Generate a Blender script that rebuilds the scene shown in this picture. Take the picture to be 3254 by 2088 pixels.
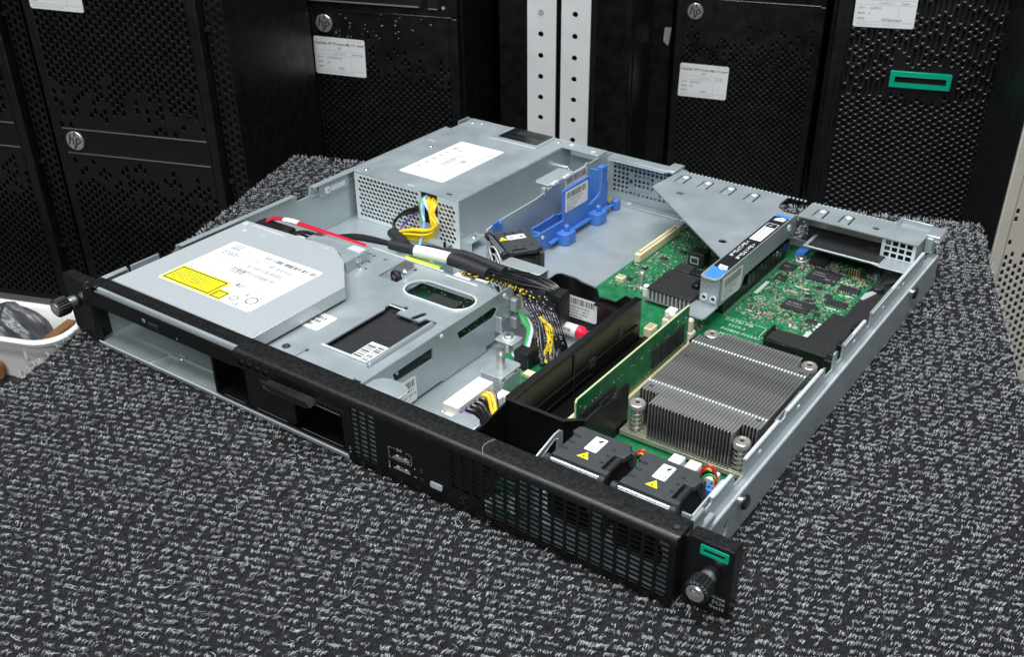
import bpy, math, random
from mathutils import Vector, Matrix
from mathutils.geometry import tessellate_polygon
random.seed(11)
for o in list(bpy.data.objects): bpy.data.objects.remove(o)
scene = bpy.context.scene
COL = scene.collection
S = 0.001                                   # everything below is written in millimetres

# ---------------------------------------------------------------- camera, light, exposure
cam_data = bpy.data.cameras.new('camera'); cam = bpy.data.objects.new('camera', cam_data); COL.objects.link(cam)
right = Vector((0.83131685, 0.55567023, 0.01195347)); up = Vector((-0.30330999, 0.43553847, 0.84753129)); fwd = Vector((-0.46574171, 0.70819265, -0.5306108))
cm = Matrix((right, up, -fwd)).transposed().to_4x4(); cm.translation = Vector((0.58777559, -0.33539102, 0.36090048))
cam.matrix_world = cm
cam_data.sensor_width = 36.0; cam_data.lens = 3358.3756 / 3254 * 36
cam_data.shift_x = -0.04185; cam_data.shift_y = 0.04064
cam_data.dof.use_dof = True; cam_data.dof.focus_distance = 0.66; cam_data.dof.aperture_fstop = 24
cam_data.clip_start = 0.01; cam_data.clip_end = 60
scene.camera = cam
world = bpy.data.worlds.new('World'); scene.world = world; world.use_nodes = True
bgn = world.node_tree.nodes['Background']; bgn.inputs[0].default_value = (0.78, 0.87, 1.0, 1); bgn.inputs[1].default_value = 0.07
ROOM = math.radians(20.4)
def room(u, v, z=0.0):
    c, s = math.cos(ROOM), math.sin(ROOM)
    return Vector(((u*c - v*s)*S, (u*s + v*c)*S, z*S))
def ceiling_or_fill_light(u, v, z, sx, sy, power, color, tilt=(0, 0)):
    ld = bpy.data.lights.new('ceiling_or_fill_lamp', 'AREA'); ld.shape = 'RECTANGLE'; ld.size = sx; ld.size_y = sy
    ld.energy = power; ld.color = color
    o = bpy.data.objects.new('ceiling_or_fill_lamp', ld); COL.objects.link(o)
    o.location = room(u, v, z); o.rotation_euler = (tilt[0], tilt[1], ROOM)
    return o
ceiling_or_fill_light(150, 250, 1900, 1.5, 0.25, 31, (0.93, 0.97, 1.0))
ceiling_or_fill_light(420, -650, 1950, 1.5, 0.25, 33, (0.93, 0.97, 1.0))
ceiling_or_fill_light(-900, -300, 1950, 0.30, 1.5, 10, (0.93, 0.97, 1.0))
ceiling_or_fill_light(600, -2300, 2000, 2.4, 0.6, 50, (0.95, 0.98, 1.0), (math.radians(48), 0))  # unseen tilted front lamp, added to shine in through the grille slots
vs = scene.view_settings
vs.view_transform = 'Standard'; vs.look = 'None'; vs.gamma = 1.0; vs.exposure = 0.0
try: vs.use_curve_mapping = False
except Exception: pass

# ---------------------------------------------------------------- materials
MATS = {}
def mat(name, col, rough=0.5, metal=0.0, var=0.0, vscale=60, bump=0.0, bscale=400, spec=0.5, rvar=0.0, emit=None, trans=0.0, alpha=1.0, stretch=(1,1,1), dust=0.0):
    m = bpy.data.materials.new(name); m.use_nodes = True
    nt = m.node_tree; N = nt.nodes; L = nt.links
    b = N['Principled BSDF']
    b.inputs['Base Color'].default_value = (*col, 1); b.inputs['Roughness'].default_value = rough
    b.inputs['Metallic'].default_value = metal; b.inputs['Specular IOR Level'].default_value = spec
    if trans: b.inputs['Transmission Weight'].default_value = trans
    if alpha < 1: b.inputs['Alpha'].default_value = alpha
    if var or bump or rvar:
        tc = N.new('ShaderNodeTexCoord'); mp = N.new('ShaderNodeMapping'); L.new(tc.outputs['Object'], mp.inputs[0])
        mp.inputs['Scale'].default_value = stretch
        nz = N.new('ShaderNodeTexNoise'); nz.inputs['Scale'].default_value = vscale; nz.inputs['Detail'].default_value = 5
        L.new(mp.outputs[0], nz.inputs['Vector'])
        if var:
            mr = N.new('ShaderNodeMapRange'); L.new(nz.outputs['Fac'], mr.inputs[0])
            mr.inputs[1].default_value = 0.3; mr.inputs[2].default_value = 0.7
            mr.inputs[3].default_value = 1 - var; mr.inputs[4].default_value = 1 + var
            mx = N.new('ShaderNodeVectorMath'); mx.operation = 'SCALE'; mx.inputs[0].default_value = col
            L.new(mr.outputs[0], mx.inputs['Scale']); L.new(mx.outputs[0], b.inputs['Base Color'])
            if dust:                                   # specks of dust and lint lying on the surface
                n3 = N.new('ShaderNodeTexNoise'); n3.inputs['Scale'].default_value = 900; n3.inputs['Detail'].default_value = 2; L.new(tc.outputs['Object'], n3.inputs['Vector'])
                m3 = N.new('ShaderNodeMapRange'); m3.inputs[1].default_value = .67; m3.inputs[2].default_value = .74; L.new(n3.outputs['Fac'], m3.inputs[0])
                mc = N.new('ShaderNodeMix'); mc.data_type = 'RGBA'; L.new(m3.outputs[0], mc.inputs['Factor']); L.new(mx.outputs[0], mc.inputs['A']); mc.inputs['B'].default_value = (dust, dust, dust, 1)
                L.new(mc.outputs['Result'], b.inputs['Base Color'])
        if rvar:
            mr2 = N.new('ShaderNodeMapRange'); L.new(nz.outputs['Fac'], mr2.inputs[0])
            mr2.inputs[1].default_value = 0.3; mr2.inputs[2].default_value = 0.7
            mr2.inputs[3].default_value = max(0.02, rough - rvar); mr2.inputs[4].default_value = min(1, rough + rvar)
            L.new(mr2.outputs[0], b.inputs['Roughness'])
        if bump:
            n2 = N.new('ShaderNodeTexNoise'); n2.inputs['Scale'].default_value = bscale; n2.inputs['Detail'].default_value = 3
            L.new(tc.outputs['Object'], n2.inputs['Vector'])
            bp = N.new('ShaderNodeBump'); bp.inputs['Strength'].default_value = bump; bp.inputs['Distance'].default_value = 0.0003
            L.new(n2.outputs['Fac'], bp.inputs['Height']); L.new(bp.outputs[0], b.inputs['Normal'])
    MATS[name] = m
    return m
mat('galvanized_steel', (0.43, 0.485, 0.50), 0.37, 0.5, 0.05, 40, 0.08, 700, rvar=0.09)
mat('steel_edge', (0.80, 0.84, 0.85), 0.3, 0.35)
mat('bright_zinc', (0.75, 0.77, 0.78), 0.22, 0.9, 0.05, 300)
mat('drive_steel', (0.52, 0.55, 0.565), 0.4, 0.35, 0.06, 700, 0.25, 1600)
mat('nickel', (0.66, 0.62, 0.57), 0.3, 0.75, 0.05, 200)
mat('dark_stud', (0.04, 0.04, 0.042), 0.3, 0.8)
mat('fin_aluminium', (0.34, 0.335, 0.32), 0.36, 0.75, 0.18, 160, rvar=0.12, stretch=(1, .3, 1))
mat('base_aluminium', (0.42, 0.41, 0.31), 0.42, 0.6, 0.12, 120)
mat('bezel_plastic', (0.006, 0.006, 0.0065), 0.36, 0, 0.3, 500, 0.06, 1800, rvar=0.08, dust=.035)
mat('bezel_face', (0.0028, 0.0028, 0.003), 0.34, 0, 0.2, 300, 0.1, 1500)
mat('black_plastic', (0.007, 0.007, 0.0075), 0.42, 0, 0.2, 120, 0.12, 1200, rvar=0.08)
mat('gloss_black', (0.008, 0.008, 0.009), 0.18, 0, 0.2, 90)
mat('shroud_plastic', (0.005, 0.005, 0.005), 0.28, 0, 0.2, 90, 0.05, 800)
mat('fan_plastic', (0.042, 0.046, 0.051), 0.48, 0, 0.1, 200, 0.15, 1500)
mat('dark_rubber', (0.018, 0.018, 0.02), 0.55)
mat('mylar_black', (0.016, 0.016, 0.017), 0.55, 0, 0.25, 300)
mat('label_white', (0.74, 0.74, 0.73), 0.5, 0, 0.02, 60)
mat('label_yellow', (0.85, 0.76, 0.01), 0.5)
mat('label_print', (0.03, 0.03, 0.035), 0.6)
mat('label_grey', (0.32, 0.32, 0.33), 0.6)
mat('label_black', (0.012, 0.013, 0.016), 0.4)
mat('ink_blue', (0.09, 0.10, 0.42), 0.6)
mat('touch_blue', (0.06, 0.24, 0.68), 0.4)
mat('blue_plastic', (0.055, 0.17, 0.52), 0.42, 0, 0.05, 80)
mat('pcb_green', (0.012, 0.15, 0.055), 0.35, 0, 0.3, 120, 0.15, 900)
mat('pcb_trace', (0.03, 0.24, 0.10), 0.35)
mat('pcb_dark', (0.006, 0.05, 0.022), 0.4, 0, 0.3, 120)
mat('pcb_edge', (0.50, 0.56, 0.30), 0.5)
mat('silkscreen', (0.52, 0.60, 0.52), 0.55)
mat('solder', (0.72, 0.72, 0.66), 0.28, 0.8)
mat('gold', (0.72, 0.56, 0.22), 0.3, 0.9)
mat('ceramic_tan', (0.42, 0.32, 0.2), 0.5)
mat('chip_black', (0.022, 0.022, 0.024), 0.5, 0, 0.15, 200)
mat('cream_plastic', (0.70, 0.63, 0.42), 0.45)
mat('ivory_plastic', (0.74, 0.68, 0.55), 0.4)
mat('white_plastic', (0.80, 0.78, 0.74), 0.35)
mat('wire_black', (0.010, 0.010, 0.011), 0.25)
mat('wire_yellow', (0.75, 0.53, 0.01), 0.35)
mat('wire_red', (0.50, 0.012, 0.035), 0.32)
mat('wire_blue', (0.18, 0.45, 0.72), 0.4)
mat('wire_green', (0.05, 0.38, 0.07), 0.4)
mat('wire_white', (0.72, 0.72, 0.70), 0.4)
mat('wire_violet', (0.14, 0.06, 0.26), 0.4)
mat('braid_light', (0.40, 0.41, 0.44), 0.5)
mat('red_cap', (0.70, 0.02, 0.06), 0.3)
mat('badge_green', (0.0, 0.36, 0.22), 0.3)
mat('lamp_clear', (0.42, 0.43, 0.45), 0.25)
mat('tower_black', (0.0035, 0.0035, 0.004), 0.42, 0, 0.2, 80, 0.1, 900, rvar=0.08)
mat('tower_dark', (0.006, 0.006, 0.006), 0.55)
mat('tower_lip', (0.007, 0.007, 0.0075), 0.4, spec=.35)  # paler than the panel: faint slot-lip highlights put into the colour
mat('tower_lip_glint', (0.075, 0.075, 0.078), 0.32)  # highlights on slot lips and ridges, painted as a lighter black
mat('tower_gloss', (0.012, 0.012, 0.013), 0.22)
mat('post_white', (0.62, 0.62, 0.61), 0.45, 0, 0.05, 40, 0.08, 500)
mat('beige_metal', (0.45, 0.42, 0.36), 0.45, 0, 0.05, 60, 0.08, 600)
mat('logo_silver', (0.62, 0.60, 0.55), 0.3, 0.75)
mat('tub_white', (0.72, 0.71, 0.67), 0.4, 0, 0.05, 30)
mat('cardboard', (0.17, 0.075, 0.025), 0.75, 0, 0.3, 30)
mat('plastic_bag', (0.05, 0.05, 0.052), 0.25, 0, 0.4, 35)
mat('floor_grey', (0.06, 0.06, 0.06), 0.6, 0, 0.2, 10)
mat('backdrop_dark', (0.02, 0.02, 0.02), 0.8)
mat('tape_white', (0.36, 0.36, 0.34), 0.6)

# ---------------------------------------------------------------- mesh building
FXY = (Vector((0,0,0)), Vector((1,0,0)), Vector((0,1,0)), Vector((0,0,1)))
FYZ = (Vector((0,0,0)), Vector((0,1,0)), Vector((0,0,1)), Vector((1,0,0)))      # local x=Y, y=Z, z=X
FXZ = (Vector((0,0,0)), Vector((1,0,0)), Vector((0,0,1)), Vector((0,-1,0)))     # local x=X, y=Z, z=-Y (towards the viewer)
def frame(o, ex, ey):
    ex = Vector(ex).normalized(); ey = Vector(ey).normalized()
    return (Vector(o), ex, ey, ex.cross(ey).normalized())
_txt = {}
def glyphs(s, bold):
    k = (s, bold)
    if k in _txt: return _txt[k]
    cu = bpy.data.curves.new('t', 'FONT'); cu.body = s; cu.size = 1; cu.resolution_u = 1; cu.fill_mode = 'FRONT'
    if bold: cu.offset = 0.018
    ob = bpy.data.objects.new('t', cu); me = bpy.data.meshes.new_from_object(ob)
    vs_ = [v.co.copy() for v in me.vertices]; fs = [tuple(p.vertices) for p in me.polygons]
    w = max([v.x for v in vs_], default=0)
    bpy.data.objects.remove(ob); bpy.data.curves.remove(cu); bpy.data.meshes.remove(me)
    _txt[k] = (vs_, fs, w); return _txt[k]
class MB:
    def __init__(s, fr=FXY): s.v=[]; s.f=[]; s.m=[]; s.mats=[]; s.fr=fr
    def mi(s, m):
        if m not in s.mats: s.mats.append(m)
        return s.mats.index(m)
    def P(s, x, y, z):
        o, a, b, c = s.fr; s.v.append(o + a*x + b*y + c*z); return len(s.v)-1
    def F(s, idx, m): s.f.append(tuple(idx)); s.m.append(s.mi(m))
    def quad(s, x0, y0, x1, y1, z, m):
        s.F([s.P(x0,y0,z), s.P(x1,y0,z), s.P(x1,y1,z), s.P(x0,y1,z)], m); return s
    def box(s, x0, y0, z0, x1, y1, z1, m, b=0.0):
        if x0 > x1: x0, x1 = x1, x0
        if y0 > y1: y0, y1 = y1, y0
        if z0 > z1: z0, z1 = z1, z0
        b = min(b, .45*min(x1-x0, y1-y0, z1-z0))
        if b <= 0:
            i = [s.P(x,y,z) for z in (z0,z1) for y in (y0,y1) for x in (x0,x1)]
            for q in ((0,2,3,1),(4,5,7,6),(0,1,5,4),(2,6,7,3),(0,4,6,2),(1,3,7,5)): s.F([i[k] for k in q], m)
            return s
        lo=(x0,y0,z0); hi=(x1,y1,z1); V={}
        for sx in (0,1):
            for sy in (0,1):
                for sz in (0,1):
                    sg=(sx,sy,sz)
                    for ax in range(3):
                        p=[0,0,0]
                        for k in range(3):
                            e = hi[k] if sg[k] else lo[k]
                            if k!=ax: e += -b if sg[k] else b
                            p[k]=e
                        V[(sg,ax)] = s.P(*p)
        for ax in range(3):
            o1,o2=[k for k in range(3) if k!=ax]
            for sd in (0,1):
                q=[]
                for a,c in ((0,0),(1,0),(1,1),(0,1)):
                    sg=[0,0,0]; sg[ax]=sd; sg[o1]=a; sg[o2]=c; q.append(V[(tuple(sg),ax)])
                flip = (sd==1) ^ (ax==1)
                s.F(q if flip else q[::-1], m)
        for ax in range(3):
            o1,o2=[k for k in range(3) if k!=ax]
            for a in (0,1):
                for c in (0,1):
                    g0=[0,0,0]; g1=[0,0,0]; g0[ax]=0; g1[ax]=1
                    for g in (g0,g1): g[o1]=a; g[o2]=c
                    s.F([V[(tuple(g0),o1)],V[(tuple(g1),o1)],V[(tuple(g1),o2)],V[(tuple(g0),o2)]], m)
        for sx in (0,1):
            for sy in (0,1):
                for sz in (0,1): s.F([V[((sx,sy,sz),k)] for k in range(3)], m)
        return s
    def poly(s, outer, z0, z1, m, holes=(), side=None, bottom=True):
        side = side or m
        loops=[list(outer)]+[list(h) for h in holes]
        flat=[p for l in loops for p in l]
        if len(loops)==1 and len(outer)<=4: tri=[tuple(range(len(outer)))]
        else: tri=tessellate_polygon([[Vector((p[0],p[1],0)) for p in l] for l in loops])
        top=[s.P(p[0],p[1],z1) for p in flat]; bot=[s.P(p[0],p[1],z0) for p in flat]
        for t in tri:
            a=flat[t[0]];b_=flat[t[1]];c=flat[t[2]]
            ccw=((b_[0]-a[0])*(c[1]-a[1])-(b_[1]-a[1])*(c[0]-a[0]))>0
            t=tuple(t) if ccw else tuple(t)[::-1]
            s.F([top[k] for k in t], m)
            if bottom: s.F([bot[k] for k in t[::-1]], m)
        k=0
        for l in loops:
            n=len(l)
            for i in range(n): a,b_=k+i,k+(i+1)%n; s.F([bot[a],bot[b_],top[b_],top[a]], side)
            k+=n
        return s
    def cyl(s, cx, cy, z0, z1, r, m, seg=16, r2=None, cap=None, cham=0.0):
        r2 = r if r2 is None else r2; cap = cap or m
        rings=[(z0,r)]
        if cham: rings += [(z1-cham, r2), (z1, r2-cham)]
        else: rings += [(z1, r2)]
        R=[[s.P(cx+q*math.cos(2*math.pi*k/seg), cy+q*math.sin(2*math.pi*k/seg), z) for k in range(seg)] for z,q in rings]
        for a,b_ in zip(R,R[1:]):
            for k in range(seg): s.F([a[k],a[(k+1)%seg],b_[(k+1)%seg],b_[k]], m)
        s.F(R[-1], cap); s.F(R[0][::-1], m); return s
    def ring(s, cx, cy, z0, z1, r0, r1, m, seg=20):
        A=[[s.P(cx+q*math.cos(2*math.pi*k/seg), cy+q*math.sin(2*math.pi*k/seg), z) for k in range(seg)] for q,z in ((r1,z0),(r1,z1),(r0,z1),(r0,z0))]
        for i in range(4):
            a,b_=A[i],A[(i+1)%4]
            for k in range(seg): s.F([a[k],a[(k+1)%seg],b_[(k+1)%seg],b_[k]], m)
        return s
    def tube(s, pts, r, m, seg=8, smooth=4, m2=None, flat=1.0):
        P=[Vector(p) for p in pts]
        if smooth and len(P)>2:
            Q=[]
            for i in range(len(P)-1):
                p0=P[max(i-1,0)];p1=P[i];p2=P[i+1];p3=P[min(i+2,len(P)-1)]
                for j in range(smooth):
                    t=j/smooth
                    Q.append(.5*((2*p1)+(p2-p0)*t+(2*p0-5*p1+4*p2-p3)*t*t+(3*p1-p0-3*p2+p3)*t**3))
            Q.append(P[-1]); P=Q
        T=(P[1]-P[0]).normalized(); nrm=T.orthogonal().normalized() if abs(T.z)>.95 else T.cross(Vector((0,0,1))).normalized()
        rings=[]
        for i,p in enumerate(P):
            T=(P[min(i+1,len(P)-1)]-P[max(i-1,0)]).normalized()
            nrm=(nrm-T*nrm.dot(T)); nrm=nrm.normalized() if nrm.length>1e-6 else T.orthogonal().normalized()
            bn=T.cross(nrm)
            rings.append([s.P(*(p+(nrm*math.cos(2*math.pi*k/seg)+bn*flat*math.sin(2*math.pi*k/seg))*r)) for k in range(seg)])
        for i,(a,b_) in enumerate(zip(rings,rings[1:])):
            for k in range(seg):
                mm = m2 if (m2 and random.random()<(.13 if m2=='braid_light' else .2)) else m
                s.F([a[k],a[(k+1)%seg],b_[(k+1)%seg],b_[k]], mm)
        s.F(rings[0][::-1], m); s.F(rings[-1], m); return s
    def cell(s, x0, y0, x1, y1, cx, cy, hw, hh, r, z0, z1, m, n=3, hexa=False, wall=None, back=False, lip=0.0):
        wall = wall or m
        xm=cx; ym=cy; quads=[]
        for sx,sy in ((1,1),(-1,1),(-1,-1),(1,-1)):
            if hexa: q=[(0,hh),(hw,hh*.5),(hw,0)]
            else:
                q=[(0,hh)]
                for k in range(n+1):
                    a=math.pi/2*(1-k/n); q.append((hw-r+r*math.cos(a), hh-r+r*math.sin(a)))
                q.append((hw,0))
                q=[p for i,p in enumerate(q) if i==0 or (abs(p[0]-q[i-1][0])+abs(p[1]-q[i-1][1]))>1e-6]
            quads.append([(cx+sx*a, cy+sy*b_) for a,b_ in q])
        for (sx,sy),q in zip(((1,1),(-1,1),(-1,-1),(1,-1)),quads):
            X=x1 if sx>0 else x0; Y=y1 if sy>0 else y0; dz=0.0
            if lip and sy<0:
                q2=q; q=[(cx+(a-cx)*(1+lip*.5/hw), b_-lip*max(0.0,(cy-b_)/hh)) for a,b_ in q2]; dz=lip
                for a,b_,c_,d_ in zip(q,q[1:],q2,q2[1:]):
                    i=[s.P(a[0],a[1],z1),s.P(b_[0],b_[1],z1),s.P(d_[0],d_[1],z1-dz),s.P(c_[0],c_[1],z1-dz)]
                    s.F(i if sx*sy>0 else i[::-1], wall)
            ring=[(xm,Y)]+q+[(X,ym),(X,Y)]
            idx=[s.P(a,b_,z1) for a,b_ in ring]
            s.F(idx[::-1] if sx*sy>0 else idx, m)
            if back:
                idx=[s.P(a,b_,z0) for a,b_ in ring]; s.F(idx if sx*sy>0 else idx[::-1], m)
            for a,b_ in zip(q,q[1:]):
                if dz: break
                i=[s.P(a[0],a[1],z1),s.P(b_[0],b_[1],z1),s.P(b_[0],b_[1],z0),s.P(a[0],a[1],z0)]
                s.F(i if sx*sy>0 else i[::-1], wall)
        return s
    def text(s, t, x, y, size, m, z=0.06, bold=False, align='L', shear=0.0, xs=1.0):
        vs_,fs,w=glyphs(t,bold)
        off={'L':0,'C':-w*size*xs/2,'R':-w*size*xs}[align]
        base=len(s.v)
        for p in vs_: s.P(x+off+(p.x+shear*p.y)*size*xs, y+p.y*size, z)
        for f in fs: s.F([base+k for k in f], m)
        return s
    def barcode(s, x0, y0, x1, y1, m, z=0.06, n=26):
        w=(x1-x0)/n; x=x0
        while x < x1-w:
            b_=w*random.choice((.4,.4,.8,1.2)); s.quad(x,y0,min(x+b_,x1),y1,z,m); x+=b_+w*random.choice((.5,.6,1.0))
        return s
    def scribble(s, x, y, w, h, m, z=0.06, n=3):
        """small printed line of unreadable type: short dashes of different length"""
        for k in range(n):
            yy=y-k*h*1.7; xx=x; e=x+w*random.uniform(.6,1)
            while xx<e:
                l=random.uniform(.6,2.2)*h; s.quad(xx,yy,min(xx+l,e),yy+h*.7,z,m); xx+=l+h*random.uniform(.4,.9)
        return s
    def build(s, name, parent=None, root=Matrix.Identity(4), bevel=0.0, angle=38, edge=True):
        xs=[p.x for p in s.v]; ys=[p.y for p in s.v]; zs=[p.z for p in s.v]
        c=Vector(((min(xs)+max(xs))/2,(min(ys)+max(ys))/2,(min(zs)+max(zs))/2))
        me=bpy.data.meshes.new(name); me.from_pydata([(p-c)*S for p in s.v],[],s.f)
        for m in s.mats: me.materials.append(MATS[m])
        me.polygons.foreach_set('material_index', s.m)
        me.validate(); me.polygons.foreach_set('use_smooth',[True]*len(me.polygons))
        me.set_sharp_from_angle(angle=math.radians(angle))
        o=bpy.data.objects.new(name, me); COL.objects.link(o)
        place(o, root @ Matrix.Translation(c*S), parent)
        if bevel:
            bv=o.modifiers.new('bevel','BEVEL'); bv.width=bevel*S; bv.segments=2; bv.limit_method='ANGLE'; bv.angle_limit=math.radians(50); bv.harden_normals=False
            if 'galvanized_steel' in s.mats and edge:
                if 'steel_edge' not in s.mats: me.materials.append(MATS['steel_edge']); s.mats.append('steel_edge')
                bv.material=s.mats.index('steel_edge')  # bright cut edges; the edge highlights are put into this colour too
        return o
WM = {}
def place(o, M, parent=None):
    o.matrix_basis = M; WM[o.name] = M.copy()
    if parent is not None:
        o.parent = parent; o.matrix_parent_inverse = WM[parent.name].inverted()
def empty(name, M, label, cat, group=None):
    o = bpy.data.objects.new(name, None); o.empty_display_size = 0.02; COL.objects.link(o); place(o, M)
    tag(o, label, cat, group); return o
def tag(o, label=None, cat=None, group=None, kind=None):
    if label: o['label']=label
    if cat: o['category']=cat
    if group: o['group']=group
    if kind: o['kind']=kind
    return o
def dup(o, parent, offset):
    """copy one object (sharing its mesh) moved by offset mm"""
    c=o.copy(); COL.objects.link(c); M=WM[o.name].copy(); M.translation=M.translation+Vector(offset)*S
    c.matrix_basis=M; WM[c.name]=M
    if parent is not None: c.parent=parent; c.matrix_parent_inverse=WM[parent.name].inverted()
    return c
def rrect(x0,y0,x1,y1,r,n=4):
    p=[]
    for cx,cy,a0 in ((x1-r,y1-r,0),(x0+r,y1-r,90),(x0+r,y0+r,180),(x1-r,y0+r,270)):
        for k in range(n+1): a=math.radians(a0+90*k/n); p.append((cx+r*math.cos(a),cy+r*math.sin(a)))
    return p
def circ(x,y,r,n=12,ry=None):
    ry=ry or r
    return [(x+r*math.cos(2*math.pi*k/n), y+ry*math.sin(2*math.pi*k/n)) for k in range(n)]
def screw(mb, x, y, z, r=2.6, h=1.4, m='bright_zinc', dark='label_print'):
    mb.cyl(x,y,z,z+h,r,m,16,cham=.5)
    mb.cyl(x,y,z+h-.02,z+h+.03,r*.38,dark,6)

# ================================================================ the setting
FLOOR = -170.0
RM = Matrix.Rotation(ROOM, 4, 'Z')
def roomM(u, v, z): return Matrix.Translation(room(u, v, z)) @ RM
b = MB(); b.box(-1500,-900,-20,1900,1500,0,'floor_grey'); tag(b.build('floor', root=roomM(0,0,FLOOR)), kind='structure')
b = MB(); b.box(-1500,0,0,1900,20,1500,'backdrop_dark'); tag(b.build('wall', root=roomM(0,1150,FLOOR)), kind='structure')  # dark backdrop added so gaps between the towers stay black

# ---- carpeted board the server lies on: a ribbed base and its pile
def base_z(u, v):
    return -1.5 + 0.75*math.sin(2*math.pi*v/4.9) + 0.45*math.sin(u*1.3+v*.7)*math.sin(u*.37)
U0, U1, V0, V1 = -21, 597, -470, 356
def carpet():
    nx, ny = 206, 276
    b = MB()
    for j in range(ny+1):
        for i in range(nx+1):
            u=U0+(U1-U0)*i/nx; v=V0+(V1-V0)*j/ny
            e=min(u-U0, U1-u, v-V0, V1-v)
            b.v.append(Vector((u, v, base_z(u,v)+random.uniform(-.35,.35)-(1.5 if e<1 else 0))))
    for j in range(ny):
        for i in range(nx):
            k=j*(nx+1)+i; b.F([k,k+1,k+nx+2,k+nx+1],'carpet_base')
    edge=[j*(nx+1) for j in range(ny,-1,-1)]+[i for i in range(1,nx+1)]+[j*(nx+1)+nx for j in range(1,ny+1)]+[ny*(nx+1)+i for i in range(nx-1,-1,-1)]
    low=[]
    for k in edge: p=b.v[k]; b.v.append(Vector((p.x,p.y,-22))); low.append(len(b.v)-1)
    for a in range(len(edge)-1): b.F([edge[a],low[a],low[a+1],edge[a+1]],'carpet_base')
    b.box(U0+6,V0+6,FLOOR+.2,U1-6,V1-6,-20,'tower_dark')
    return tag(b.build('carpet', root=RM.copy(), angle=80), kind='structure')
m = mat('carpet_base', (0.016,0.016,0.017), 0.95, 0, 0.5, 700, 0.6, 1500, spec=.1)
carpet_o = carpet()
def pile_mat(name, stops):
    m = bpy.data.materials.new(name); m.use_nodes=True; nt=m.node_tree; N=nt.nodes; L=nt.links; p=N['Principled BSDF']
    tc=N.new('ShaderNodeTexCoord'); nz=N.new('ShaderNodeTexNoise'); nz.inputs['Scale'].default_value=260; nz.inputs['Detail'].default_value=2
    L.new(tc.outputs['Object'], nz.inputs['Vector']); cr=N.new('ShaderNodeValToRGB'); L.new(nz.outputs['Fac'], cr.inputs[0])
    e=cr.color_ramp.elements; e[0].position=stops[0][0]; e[0].color=(*stops[0][1],1); e[1].position=stops[1][0]; e[1].color=(*stops[1][1],1)
    for pos,c in stops[2:]: q=e.new(pos); q.color=(*c,1)
    L.new(cr.outputs[0], p.inputs['Base Color']); p.inputs['Roughness'].default_value=.55; p.inputs['Specular IOR Level'].default_value=.35
    MATS[name]=m
pile_mat('pile_light', [(.3,(.28,.28,.32)),(.7,(.50,.495,.49)),(.5,(.38,.39,.39))])
pile_mat('pile_mid', [(.3,(.07,.07,.08)),(.7,(.17,.168,.17))])
pile_mat('pile_dark', [(.3,(.014,.014,.015)),(.7,(.055,.054,.054))])
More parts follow.
